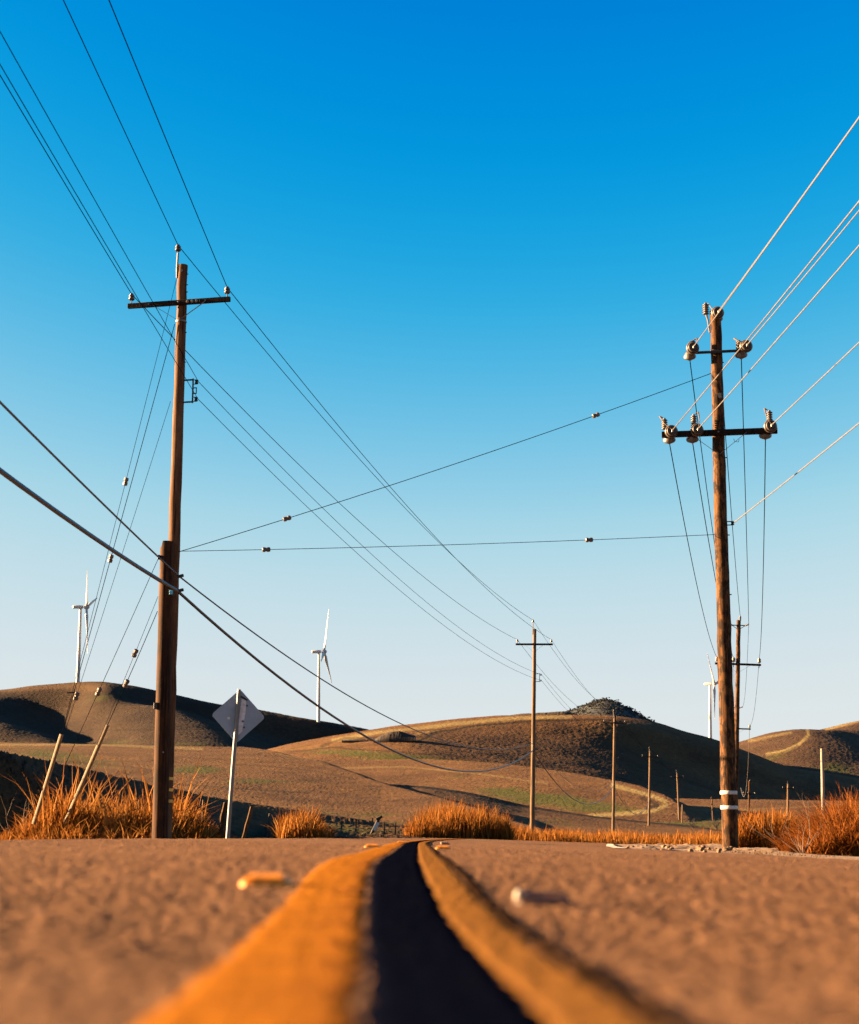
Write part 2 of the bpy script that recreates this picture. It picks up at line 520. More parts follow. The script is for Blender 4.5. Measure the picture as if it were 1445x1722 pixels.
def road_near():
    ys = .4 * np.exp(np.linspace(0, math.log(16.9 / .4), 1050))
    n0 = 620; u = np.concatenate([np.zeros(70), np.linspace(0, 1, n0), np.ones(70)])
    Y = np.repeat(ys[:, None], len(u), 1)
    xL = road_xc(ys) - HL + .02; xR = road_xc(ys) + road_hr(ys) - .02
    xl = np.maximum(xL, -.30 * ys - .25); xr = np.minimum(xR, .30 * ys + .25)
    X = xl[:, None] + (xr - xl)[:, None] * u[None, :]
    q = (np.arange(70) / 70.0)[None, :]
    X[:, :70] = xL[:, None] + (xl - xL)[:, None] * q
    X[:, -70:] = xr[:, None] + (xR - xr)[:, None] * (q + 1 / 70.0)
    u = np.linspace(0, 1, len(u))
    Z = road_h(X, Y)
    e = np.minimum(np.minimum(u, 1 - u)[None, :] * 300, 1)
    Z = Z - (1 - e) * .03
    Z[-1, :] -= .02; Z[0, :] -= .02
    o = np_mesh('road', np.stack([X, Y, Z], -1).reshape(-1, 3), grid_faces(len(ys), len(u)), M['road'])
    tag(o, 'coarse pebbly asphalt of the road closest to the viewer', 'road', kind='structure')
road_near()

def line_sheet(name, u0, u1, mat, label, lift=.005, y0=.5, y1=95, nu=26, edge=.006):
    ys = np.concatenate([y0 * np.exp(np.linspace(0, math.log(17 / y0), 620)), np.linspace(17.2, y1, 160)])
    u = np.linspace(0, 1, nu)
    Y = np.repeat(ys[:, None], nu, 1)
    j0 = edge * 2 * vnoise(ys / .05, ys * 0 + 1, int(abs(u0) * 1000)); j1 = edge * 2 * vnoise(ys / .05, ys * 0 + 7, int(abs(u1) * 1000))
    a = road_xc(ys) + u0 + j0; b_ = road_xc(ys) + u1 + j1
    X = a[:, None] + (b_ - a)[:, None] * u[None, :]
    dome = np.minimum(np.minimum(u, 1 - u)[None, :] * 10, 1)
    Z = road_base(X, Y) + np.where(Y < 17, grain(X, Y) * .6, 0) + lift * dome + .0015 + np.where(Y > 16, .006, 0)
    o = np_mesh(name, np.stack([X, Y, Z], -1).reshape(-1, 3), grid_faces(len(ys), nu), mat, {'across': np.repeat(u[None, :], len(ys), 0)})
    tag(o, label, 'road marking', kind='structure')
line_sheet('yellow_line', -.228, -.076, M['yellow'], 'bright orange yellow centre line left of the black strip', .0025)
line_sheet('black_strip', -.064, .074, M['black'], 'black painted strip between the two yellow centre lines', .004)
line_sheet('yellow_line', .078, .162, M['yellow_worn'], 'duller worn yellow centre line right of the black strip', .0025)
line_sheet('black_edge', .168, .19, M['dark_margin'], 'thin dark margin along the outer side of the right yellow line', .003, y1=60)
def edge_line():
    ys = np.linspace(26.5, 62, 120); u = np.linspace(0, 1, 6)
    Y = np.repeat(ys[:, None], 6, 1)
    X = road_xc(Y) + road_hr(Y) - .42 + .22 * u[None, :]
    Z = road_base(X, Y) + .012
    tag(np_mesh('white_edge_line', np.stack([X, Y, Z], -1).reshape(-1, 3), grid_faces(120, 6), M['white_line']),
        'short white edge line on the right side of the far road', 'road marking', kind='structure')
edge_line()

# ------------------------------------------------------------------ ground
def valley_ground():
    def gz(X, Y):
        xc = road_xc(np.clip(Y, -9, 118)); zc = road_zc(np.clip(Y, -9, 118))
        d = X - xc
        side = np.where(d < 0, zc + .016 * np.minimum(-d, HL), zc - .032 * np.minimum(d, road_hr(Y)))
        off = np.maximum(np.where(d < 0, -d - HL, d - road_hr(Y)), 0)
        near = side - .03 - .22 * (1 - np.exp(-off / 1.5))
        near = np.where((d > -HL + .1) & (d < road_hr(Y) - .1), side - .12, near)
        far = -.45 + 0 * X
        k = np.clip((off - 4) / 20, 0, 1); k = np.maximum(k, np.clip((Y - 85) / 30, 0, 1)); k = np.maximum(k, np.clip((-Y - 6) / 20, 0, 1))
        return near * (1 - k) + far * k + .05 * fbm(X * .5, Y * .5, 3, 4) * np.clip(off, 0, 1)
    xs = np.concatenate([-np.geomspace(9000, 42, 40), np.linspace(-40, 40, 240), np.geomspace(42, 9000, 40)])
    ys = np.concatenate([-np.geomspace(3000, 12, 20), np.linspace(-10, 130, 300), np.geomspace(132, 12000, 50)])
    X, Y = np.meshgrid(xs, ys)
    Z = gz(X, Y)
    o = np_mesh('ground', np.stack([X, Y, Z], -1).reshape(-1, 3), grid_faces(len(ys), len(xs)), M['ground'])
    tag(o, 'dry brown valley ground beside the road', 'ground', kind='structure')
valley_ground()

# ------------------------------------------------------------------ hills, as stacks of skyline profiles (pixel row over column at each distance)
def hill(name, func, px0, px1, Ds, mat, label, step=3.0, noise_amp=.4, noise_len=25., masks=None, seed=0, tuft=.12):
    px = np.arange(px0, px1 + step, step)
    Ds = np.asarray(Ds, float)
    P, DD = np.meshgrid(px, Ds)
    y = func(P, DD)
    V = at_np(P, y, DD)
    n = fbm(V[..., 0] / noise_len, V[..., 1] / noise_len, 3, seed) * noise_amp
    V[..., 2] += n + (RNG.random(P.shape) - .5) * tuft
    at_ = {'green': np.zeros_like(P), 'track': np.zeros_like(P), 'earth': np.zeros_like(P)}
    if masks:
        mk = masks(P, y, DD)
        for k in mk: at_[k] = np.clip(mk[k], 0, 1)
    o = np_mesh(name, V.reshape(-1, 3), grid_faces(len(Ds), len(px)), mat, {k: v.ravel() for k, v in at_.items()})
    o.cycles.shadow_terminator_geometry_offset = .3
    tag(o, label, 'hill', kind='structure')
    return o

def prof(pts):
    a = np.array(pts, float)
    xs, ys = a[:, 0], a[:, 1]
    def f(p):
        return np.where(p <= xs[0], ys[0] + (p - xs[0]) * 0, np.where(p >= xs[-1], ys[-1], smooth_interp(np.clip(p, xs[0], xs[-1]), xs, ys)))
    return f

def stack(profiles):
    """profiles: list of (D, points) -> function y(px, D), smooth in D"""
    Dk = np.array([p[0] for p in profiles], float); fk = [prof(p[1]) for p in profiles]
    def f(P, D):
        K = np.stack([q(P[0]) for q in fk], 0)          # (k, ncol)
        m = np.gradient(K, Dk, axis=0)
        out_ = np.empty_like(P)
        for r in range(P.shape[0]):
            d = D[r, 0]; i = int(np.clip(np.searchsorted(Dk, d) - 1, 0, len(Dk) - 2))
            h = Dk[i+1] - Dk[i]; t = np.clip((d - Dk[i]) / h, 0, 1)
            dl = (K[i+1] - K[i]) / h
            lim = 3 * np.abs(dl)
            m0 = np.where(m[i] * dl > 0, np.clip(m[i], -lim, lim), 0); m1 = np.where(m[i+1] * dl > 0, np.clip(m[i+1], -lim, lim), 0)
            out_[r] = ((2*t**3-3*t**2+1)*K[i] + (t**3-2*t**2+t)*h*m0 + (-2*t**3+3*t**2)*K[i+1] + (t**3-t**2)*h*m1)
        return out_
    return f

def gauss(P, y, cx, cy, sx, sy, ang=0.0):
    c, s = math.cos(ang), math.sin(ang)
    u = ((P - cx) * c + (y - cy) * s) / sx; v = (-(P - cx) * s + (y - cy) * c) / sy
    return np.exp(-(u * u + v * v))
def stroke(P, y, pts, wd):
    """soft band along a polyline given in photo pixels"""
    best = np.full(P.shape, 1e9)
    for (x0, y0), (x1, y1) in zip(pts[:-1], pts[1:]):
        dx, dy = x1 - x0, y1 - y0
        t = np.clip(((P - x0) * dx + (y - y0) * dy) / (dx * dx + dy * dy), 0, 1)
        best = np.minimum(best, np.hypot(P - x0 - t * dx, y - y0 - t * dy))
    return np.clip(1.6 - best / wd, 0, 1)

# far left ridge
fA = stack([
    (820, [(-700, 1330), (-200, 1280), (0, 1262), (120, 1262), (240, 1264), (340, 1262), (420, 1275), (560, 1330), (800, 1430)]),
    (880, [(-700, 1300), (-200, 1238), (0, 1222), (60, 1233), (140, 1251), (190, 1250), (240, 1236), (330, 1236), (400, 1250), (480, 1285), (600, 1340), (800, 1430)]),
    (940, [(-700, 1280), (-200, 1205), (-60, 1194), (20, 1214), (110, 1241), (150, 1240), (190, 1221), (260, 1210), (330, 1214), (390, 1230), (460, 1262), (560, 1300), (800, 1420)]),
    (1000, [(-700, 1262), (-250, 1185), (-100, 1177), (0, 1200), (70, 1220), (110, 1220), (170, 1198), (230, 1189), (290, 1192), (350, 1210), (430, 1240), (520, 1268), (640, 1320), (900, 1420)]),
    (1050, [(-700, 1250), (-250, 1176), (-100, 1167), (0, 1177), (70, 1195), (115, 1193), (170, 1165), (230, 1178), (300, 1197), (380, 1219), (470, 1241), (560, 1262), (700, 1310), (950, 1420)]),
    (1090, [(-700, 1240), (-250, 1172), (-100, 1165), (0, 1162), (60, 1154), (130, 1149), (175, 1148), (220, 1154), (300, 1172), (370, 1187), (440, 1198), (520, 1211), (580, 1222), (660, 1240), (800, 1300), (1000, 1400)]),
    (1110, [(-700, 1240), (-250, 1172), (-100, 1164), (0, 1160), (60, 1152), (130, 1147), (175, 1146), (220, 1152), (300, 1169), (370, 1184), (440, 1195), (520, 1209), (580, 1218), (660, 1236), (800, 1290), (1000, 1390)]),
    (1300, [(-700, 1300), (0, 1225), (400, 1260), (800, 1340), (1000, 1420)]),
])
def mA(P, y, D):
    return {'green': .5 * gauss(P, y, 175, 1172, 35, 6, -.2) + .45 * gauss(P, y, 330, 1252, 60, 6) + .3 * gauss(P, y, 210, 1248, 50, 5),
            'track': .5 * stroke(P, y, [(0, 1160), (130, 1152), (175, 1150)], 4) + .6 * gauss(P, y, 140, 1158, 45, 6),  # pale crest band: the sunlit ridge top painted into the colour
            'earth': .55 * stroke(P, y, [(150, 1228), (300, 1226), (420, 1230)], 1.0)}
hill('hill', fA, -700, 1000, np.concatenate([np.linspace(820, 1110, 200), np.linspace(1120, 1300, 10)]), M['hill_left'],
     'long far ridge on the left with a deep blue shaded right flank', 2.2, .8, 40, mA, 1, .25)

# wooded cone far behind
fG = stack([
    (2000, [(700, 1420), (900, 1300), (1000, 1260), (1100, 1270), (1300, 1420)]),
    (2200, [(700, 1420), (860, 1250), (945, 1209), (1020, 1186), (1060, 1198), (1100, 1222), (1200, 1300), (1300, 1420)]),
    (2300, [(700, 1420), (860, 1245), (945, 1202), (985, 1187), (1018, 1176), (1036, 1181), (1060, 1194), (1090, 1212), (1200, 1300), (1300, 1420)]),
    (2600, [(700, 1420), (900, 1270), (1020, 1230), (1200, 1310), (1300, 1420)])])
hill('hill', fG, 700, 1300, np.linspace(2000, 2600, 50), M['hazed_oaks'], 'small distant conical hill covered in dark trees', 4, 1.5, 60, None, 2)

# right far hill
fF = stack([
    (700, [(1050, 1430), (1150, 1390), (1300, 1345), (1445, 1335), (1700, 1340), (2100, 1430)]),
    (780, [(1050, 1430), (1150, 1350), (1250, 1305), (1350, 1285), (1445, 1292), (1600, 1310), (2100, 1430)]),
    (860, [(1050, 1430), (1150, 1310), (1230, 1268), (1300, 1248), (1360, 1241), (1420, 1248), (1480, 1262), (1600, 1280), (2100, 1430)]),
    (910, [(1050, 1420), (1150, 1288), (1200, 1262), (1250, 1246), (1300, 1232), (1345, 1227), (1390, 1229), (1440, 1240), (1600, 1270), (2100, 1430)]),
    (980, [(1050, 1420), (1150, 1290), (1250, 1250), (1345, 1236), (1400, 1227), (1440, 1221), (1500, 1225), (1700, 1270), (2100, 1430)]),
    (1040, [(1050, 1420), (1200, 1290), (1345, 1235), (1390, 1224), (1425, 1215), (1445, 1211), (1520, 1200), (1700, 1215), (2100, 1400)]),
    (1250, [(1050, 1430), (1400, 1300), (1700, 1290), (2100, 1430)])])
def mF(P, y, D):
    return {'track': .8 * stroke(P, y, [(1290, 1268), (1320, 1262), (1345, 1250), (1360, 1236), (1358, 1228)], 2.2) + .5 * stroke(P, y, [(1390, 1226), (1445, 1212)], 2.5) + .4 * stroke(P, y, [(1260, 1246), (1330, 1232)], 2),
            'green': .5 * gauss(P, y, 1400, 1290, 50, 10) + .35 * gauss(P, y, 1310, 1268, 50, 6, -.3),
            'earth': .5 * stroke(P, y, [(1285, 1270), (1318, 1264), (1340, 1254)], 1.2) + .3 * stroke(P, y, [(1270, 1243), (1330, 1239)], 1.2)}
hill('hill', fF, 1050, 2100, np.concatenate([np.linspace(700, 1040, 180), np.linspace(1050, 1250, 10)]), M['hill_far'],
     'sunlit rounded hill with curved tracks at the far right', 2.2, .7, 40, mF, 3, .25)

# big central dome
fC = stack([
    (430, [(200, 1410), (460, 1345), (600, 1330), (700, 1330), (850, 1345), (1000, 1362), (1200, 1392), (1500, 1416), (2000, 1425)]),
    (480, [(200, 1390), (460, 1305), (600, 1290), (680, 1287), (780, 1295), (900, 1312), (1000, 1325), (1120, 1350), (1300, 1385), (1500, 1408), (2000, 1425)]),
    (560, [(200, 1370), (460, 1275), (560, 1256), (640, 1249), (700, 1250), (780, 1258), (900, 1272), (1000, 1285), (1100, 1308), (1200, 1335), (1350, 1370), (1500, 1392), (2000, 1425)]),
    (620, [(200, 1360), (460, 1263), (560, 1243), (640, 1231), (720, 1227), (800, 1228), (900, 1233), (1000, 1243), (1080, 1259), (1150, 1281), (1250, 1313), (1350, 1342), (1500, 1368), (2000, 1425)]),
    (645, [(200, 1360), (460, 1261), (550, 1241), (640, 1228), (740, 1217), (840, 1210), (950, 1209), (1050, 1216), (1100, 1227), (1150, 1245), (1200, 1261), (1260, 1285), (1330, 1313), (1400, 1327), (1500, 1345), (2000, 1420)]),
    (690, [(200, 1360), (460, 1259), (550, 1240), (640, 1226), (740, 1213), (840, 1205), (950, 1203), (1050, 1208), (1100, 1217), (1150, 1233), (1200, 1246), (1260, 1268), (1330, 1294), (1400, 1306), (1445, 1313), (1600, 1335), (2000, 1410)]),
    (720, [(200, 1360), (460, 1258), (550, 1240), (640, 1225), (740, 1212), (840, 1203), (950, 1201), (1050, 1206), (1100, 1215), (1150, 1230), (1200, 1243), (1260, 1265), (1330, 1291), (1400, 1303), (1445, 1310), (1600, 1330), (2000, 1405)]),
    (900, [(200, 1420), (600, 1300), (950, 1265), (1200, 1330), (1600, 1390), (2000, 1425)])])
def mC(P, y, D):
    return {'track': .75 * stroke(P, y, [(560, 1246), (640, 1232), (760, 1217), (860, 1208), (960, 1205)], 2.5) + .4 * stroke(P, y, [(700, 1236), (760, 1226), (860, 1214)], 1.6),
            'earth': .8 * stroke(P, y, [(700, 1249), (740, 1230), (800, 1220), (900, 1212), (1000, 1210), (1060, 1213)], 1.7)  # dark arc: shade of the track cut painted as soil
                     + .55 * stroke(P, y, [(540, 1254), (580, 1242), (640, 1240)], 1.5) + .5 * stroke(P, y, [(480, 1264), (560, 1256), (640, 1262), (720, 1268), (800, 1272)], 1.0) + .45 * stroke(P, y, [(760, 1262), (860, 1274), (960, 1292), (1060, 1312)], 1.1) + .3 * gauss(P, y, 920, 1258, 180, 34, .12) + .3 * gauss(P, y, 1040, 1290, 120, 30, .2),  # wide soft patches darken the shaded face by colour
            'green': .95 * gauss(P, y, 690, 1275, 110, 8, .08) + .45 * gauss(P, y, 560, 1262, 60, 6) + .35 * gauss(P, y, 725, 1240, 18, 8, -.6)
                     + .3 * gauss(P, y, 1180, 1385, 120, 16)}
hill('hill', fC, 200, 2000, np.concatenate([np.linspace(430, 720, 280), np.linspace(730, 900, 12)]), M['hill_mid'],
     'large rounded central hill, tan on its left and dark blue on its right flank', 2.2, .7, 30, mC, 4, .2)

# mid nose with the curved green track
def fE(P, D):
    ks = np.array([240, 300, 330, 350, 370, 410, 440, 470, 520.])
    base = np.interp(D, ks, [1422, 1375, 1350, 1335, 1320, 1299, 1286, 1275, 1330])
    edge = np.interp(D, ks, [1195, 1168, 1150, 1126, 1085, 975, 868, 735, 600])
    left = np.interp(D, ks, [1425, 1385, 1360, 1347, 1333, 1310, 1294, 1279, 1340])
    k = np.clip((P - 480) / 300, 0, 1)
    y = left + (base - left) * k
    y = y - .03 * np.clip(P - 700, 0, 400) * 0
    over = np.maximum(P - edge + 14, 0)
    return y + .55 * (np.sqrt(over**2 + 12**2) - 12) + np.maximum(420 - P, 0) * .3
TRK = [(1030, 1320), (1060, 1327), (1085, 1334), (1105, 1341), (1119, 1348), (1120, 1355), (1100, 1363), (1059, 1368), (992, 1372)]
def mE(P, y, D):
    return {'green': .95 * gauss(P, y, 930, 1345, 140, 13, .12) + .55 * gauss(P, y, 770, 1305, 30, 4) + .35 * gauss(P, y, 1000, 1362, 60, 6), 'track': 1.0 * stroke(P, y, TRK, 3.0) + .35 * stroke(P, y, [(560, 1292), (680, 1290), (800, 1300), (920, 1318)], 1.2), 'earth': .75 * stroke(P, y, [(1078, 1341), (1098, 1349), (1106, 1355), (1090, 1360)], 3)}  # dark stroke: shadow inside the track bend painted into the colour
hill('hill', fE, 300, 1500, np.concatenate([np.linspace(240, 480, 240), np.linspace(482, 520, 8)]), M['hill_mid'],
     'smooth tan slope in front of the central hill, rounded off at its right end', 2.2, .35, 20, mE, 5, .1)

# valley field on the right at the foot of the hills
def fV(P, D):
    y = np.interp(D, [110, 170, 240, 320, 420, 500, 560], [1416, 1409, 1394, 1376, 1356, 1343, 1400])
    lift = np.clip((900 - P) / 300, 0, 1)
    return y + lift * 25 + .012 * np.maximum(P - 1150, 0) + np.maximum(P - 1500, 0) * .02
def mV(P, y, D):
    return {'green': .6 * gauss(P, y, 1150, 1384, 150, 16) + .3 * gauss(P, y, 1300, 1380, 80, 8),
            'track': .2 * stroke(P, y, [(1130, 1352), (1260, 1362), (1445, 1352)], 1.2) + .25 * gauss(P, y, 1180, 1404, 120, 7),
            'earth': .5 * stroke(P, y, [(1088, 1344), (1100, 1352), (1085, 1359)], 3) + .4 * stroke(P, y, [(1128, 1346), (1136, 1354), (1124, 1362)], 3)}  # dark strokes: shadow along the track bend painted into the colour
hill('field', fV, 700, 2100, np.linspace(110, 560, 260), M['hill_mid'], 'gently rising field at the foot of the central hill', 2.2, .25, 15, mV, 6, .1)

# front slope with the cut bench, its dark shade painted in
def fD(P, D):
    top = prof([(250, 1400), (400, 1350), (440, 1336), (480, 1328), (560, 1321), (640, 1318), (720, 1323), (800, 1335), (892, 1355), (992, 1371), (1060, 1379), (1200, 1392), (1500, 1420)])
    t = np.interp(D, [150, 200, 240, 262, 270, 278, 320], [-.25, .35, .78, .97, 1.0, .96, -.3])
    return 1404 + (top(P) - 1404) * t
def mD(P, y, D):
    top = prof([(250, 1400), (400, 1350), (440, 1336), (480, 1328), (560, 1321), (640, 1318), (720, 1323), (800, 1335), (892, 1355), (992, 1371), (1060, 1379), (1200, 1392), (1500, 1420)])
    return {'earth': .95 * np.clip((5.0 - (y - top(P))) / 2.2, 0, 1) + .4 * gauss(P, y, 620, 1346, 130, 9) + .35 * gauss(P, y, 800, 1352, 110, 9, .2),  # dark top edge and patches: bench and slope shade painted as soil
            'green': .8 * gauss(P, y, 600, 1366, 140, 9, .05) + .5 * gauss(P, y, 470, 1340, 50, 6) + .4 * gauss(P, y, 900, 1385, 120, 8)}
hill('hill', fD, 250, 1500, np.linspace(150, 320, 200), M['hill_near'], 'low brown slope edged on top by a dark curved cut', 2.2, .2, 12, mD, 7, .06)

# left mid slope
def fB(P, D):
    ks = np.array([130, 160, 190, 220, 250, 290, 330, 350, 430.])
    base = np.interp(D, ks, [1425, 1392, 1362, 1330, 1303, 1275, 1258, 1257, 1360])
    edge = np.interp(D, ks, [1050, 940, 860, 770, 660, 560, 460, 430, 380])
    left = np.interp(D, ks, [1425, 1385, 1345, 1308, 1283, 1261, 1249, 1248, 1345])
    k = np.clip(P / 400, 0, 1.6)
    y = left + (base - left) * k
    over = np.maximum(P - edge + 30, 0)
    return y + .45 * (np.sqrt(over**2 + 25**2) - 25) + np.maximum(-P, 0) * .03
def mB(P, y, D):
    return {'green': .95 * gauss(P, y, 330, 1296, 50, 7) + .75 * gauss(P, y, 110, 1274, 110, 12, .15) + .8 * gauss(P, y, 440, 1315, 55, 5) + .4 * gauss(P, y, 380, 1322, 15, 4) + .45 * gauss(P, y, 600, 1370, 100, 12),
            'track': .5 * stroke(P, y, [(0, 1252), (200, 1254), (340, 1259)], 1.5) + .3 * stroke(P, y, [(470, 1266), (560, 1284), (640, 1304), (720, 1322)], 1.5),  # pale line down the right ridge: its lit rim painted in
            'earth': .5 * stroke(P, y, [(290, 1318), (420, 1328), (520, 1332)], 1.2) + .35 * stroke(P, y, [(20, 1278), (160, 1284), (300, 1300)], 1.0) + .35 * stroke(P, y, [(380, 1284), (500, 1292), (600, 1310)], 1.0)}
hill('hill', fB, -700, 1100, np.concatenate([np.linspace(130, 350, 260), np.linspace(355, 430, 8)]), M['hill_near'],
     'orange brown grass slope with green patches behind the left pole', 2.2, .3, 14, mB, 8, .06)

# near bank on the left, its near face turned from the sun
def fK(P, D):
    ks = np.array([46.4, 47.5, 49, 52, 58, 70, 90, 110, 130, 150, 165.])
    cx = np.interp(D, ks, [-520, -260, -110, 0, 62, 130, 250, 400, 560, 680, 760])
    cy = np.interp(D, ks, [1225, 1240, 1252, 1264, 1275, 1289, 1319, 1350, 1378, 1401, 1425])
    sr = np.interp(D, ks, [.85, .85, .85, .85, .8, .7, .42, .15, .10, .1, .1])
    r = np.maximum(P - cx, 0); l = np.maximum(cx - P, 0)
    plane = 1377 + .07 * (P - 470) + np.maximum(110 - D, 0) * .4 + 5 * np.maximum(460 - P, 0)
    yy = cy + sr * (np.sqrt(r * r + 64) - 8)
    yy = np.where(P > cx, np.minimum(yy, np.maximum(plane, cy)), yy)
    return yy + .05 * np.maximum(l - 60, 0) + np.where(D < 46.45, 260, 0)
def mK(P, y, D):
    ks = np.array([49, 52, 58, 70, 90, 110, 130, 150, 165.])
    cx = np.interp(D, ks, [-110, 0, 62, 130, 250, 400, 560, 680, 760])
    return {'track': .9 * np.clip(1.3 - np.abs(P - cx + 14) / 14, 0, 1), 'green': .75 * gauss(P, y, 590, 1394, 110, 14)}
hill('bank', fK, -700, 900, np.concatenate([[46.4], np.linspace(46.6, 52, 30), np.linspace(52.5, 165, 140)]), M['hill_near'],
     'dark shaded grass bank behind the reeds at the left edge', 3, .12, 5, mK, 9)

# dug earth heaps
def mound(pts_px, D, depth, label):
    px = np.linspace(pts_px[0][0], pts_px[-1][0], 70)
    top = np.interp(px, [p[0] for p in pts_px], [p[1] for p in pts_px]); bot = np.interp(px, [p[0] for p in pts_px], [p[2] for p in pts_px])
    rows = []
    for k, q in enumerate(np.linspace(-1, 1, 13)):
        h = np.cos(q * math.pi / 2)
        y = bot + (top - bot) * h + 3 * (h <= 0.01)
        rows.append(at_np(px, y + (RNG.random(len(px)) - .5) * 1.3 * h, D + q * depth + 0 * px))
    V = np.stack(rows, 0)
    tag(np_mesh('dirt_mound', V.reshape(-1, 3), grid_faces(13, 70), M['earth'], smooth=False), label, 'earth heap', kind='structure')
mound([(356, 1262, 1263), (368, 1257, 1264), (385, 1256, 1265), (410, 1256, 1266), (430, 1259, 1267), (450, 1261, 1267), (466, 1267, 1268)], 345, 6, 'dark heap of earth on the slope behind the road sign')
mound([(628, 1246, 1247), (640, 1237, 1248), (655, 1231, 1247), (672, 1229, 1246), (684, 1233, 1244), (700, 1238, 1242)], 565, 5, 'brown pile of earth dug out on the central hill')
mound([(575, 1245, 1246), (600, 1243.5, 1246.5), (625, 1243, 1246.5), (640, 1244, 1246)], 575, 2.5, 'low spoil ridge left of the brown earth pile')
mound([(858, 1203, 1204), (880, 1200, 1205), (920, 1198, 1205), (950, 1196, 1205), (965, 1199, 1205), (975, 1203, 1204)], 712, 6, 'dark earth line along the crest of the central hill')

# woods on the distant cone: a mass nobody could count
def woodland():
    V = []; Fs = []
    import itertools
    ico_v = []; ph = (1 + 5**.5) / 2
    for a, b in itertools.product((-1, 1), (-ph, ph)):
        ico_v += [(0, a, b), (a, b, 0), (b, 0, a)]
    ico_v = np.array(ico_v) / 1.9
    from mathutils.geometry import convex_hull_2d
    fa = []
    for i, j, k in itertools.combinations(range(12), 3):
        d = [np.linalg.norm(ico_v[i]-ico_v[j]), np.linalg.norm(ico_v[j]-ico_v[k]), np.linalg.norm(ico_v[i]-ico_v[k])]
        if max(d) < 1.15: fa.append((i, j, k))
    fa = np.array(fa)
    pr = prof([(850, 1245), (945, 1197), (985, 1182), (1020, 1175), (1050, 1186), (1085, 1206), (1180, 1262)])
    cnt = 0
    while cnt < 1300:
        px = RNG.uniform(900, 1110); D = RNG.uniform(2080, 2310)
        P = np.array([[px]]); y = fG(P, np.array([[D]]))[0, 0]
        if RNG.random() < gauss(np.array(px), np.array(y), 1012, 1199, 24, 5) * .6: continue
        c = at(px, y, D)
        for _ in range(4):
            s = RNG.uniform(.7, 1.5)
            q = ico_v * (s * RNG.uniform(.7, 1.15, (12, 1))) * np.array([1.1, 1.1, .85]) + np.array(c) + RNG.normal(0, 3, 3) * np.array([1, 1, .3]) + np.array([0, 0, s * .1])
            Fs.append(fa + len(V) * 12); V.append(q)
        cnt += 1
    tag(np_mesh('woodland', np.concatenate(V), np.concatenate(Fs), M['hazed_oaks'], smooth=True), 'dark green woodland covering the small distant hill', 'woodland', kind='stuff')
woodland()

# ------------------------------------------------------------------ vegetation
def blades(name, spots, mat, label, cat, kind='stuff', bend=.35, parent=None, wid=(.016, .034), seg=4):
    """spots: array of (x, y, z, height, tint, lean_x, lean_y)"""
    S = np.asarray(spots, float); n = len(S)
    az_ = RNG.uniform(0, math.pi * 2, n); wv = RNG.uniform(wid[0], wid[1], n)
    bx = RNG.normal(0, bend, n) * S[:, 3]; by = RNG.normal(0, bend, n) * S[:, 3]
    V = np.zeros((n, seg + 1, 2, 3))
    for k in range(seg + 1):
        t = k / seg
        wk = wv * (1 - t * .8) * (.6 + 1.2 * t * (1 - t) * 2)
        cx = S[:, 0] + S[:, 5] * t * S[:, 3] + bx * t**2.2
        cy = S[:, 1] + S[:, 6] * t * S[:, 3] + by * t**2.2
        droop = np.hypot(bx, by) * .45 * t**3
        cz = S[:, 2] + S[:, 3] * t - droop
        tw = az_ + t * 1.3
        for q, sg in ((0, -1), (1, 1)):
            V[:, k, q, 0] = cx + sg * wk * np.cos(tw); V[:, k, q, 1] = cy + sg * wk * np.sin(tw); V[:, k, q, 2] = cz
    base = np.arange(n)[:, None] * (seg + 1) * 2 + np.arange(seg)[None, :] * 2
    base = base.ravel()
    Fq = np.stack([base, base + 1, base + 3, base + 2], 1)
    tint = np.repeat(S[:, 4], (seg + 1) * 2)
    o = np_mesh(name, V.reshape(-1, 3), Fq, mat, {'tint': tint}, smooth=False, parent=parent)
    if not parent: tag(o, label, cat, kind=kind)
    elif kind: o['kind'] = kind
    return o

def reed_spots(n, px0, px1, D0, D1, zb, hfun, lean=.08, clump=3.0, sparse=.25, tl=(.1, 1)):
    px = RNG.uniform(px0, px1, n * 2); D = RNG.uniform(D0, D1, n * 2)
    X = (px - 722.5) / 2707 * D
    dens = vnoise(X * clump, D * clump * .6, 77) + .5
    keep = RNG.random(n * 2) < (sparse + (1 - sparse) * dens * 1.4)
    px, D, X, dens = px[keep][:n], D[keep][:n], X[keep][:n], dens[keep][:n]
    h = hfun(px) * RNG.uniform(.35, 1.12, len(px)) * (.62 + .65 * dens)
    tint = np.clip(RNG.uniform(tl[0], tl[1], len(px)) * .75 + .3 * vnoise(X * 1.3, D * 1.3, 5) + .12, 0, 1)
    return np.stack([X, D, zb + 0 * X, h, tint, RNG.normal(.04, lean, len(px)), RNG.normal(0, lean, len(px))], 1)

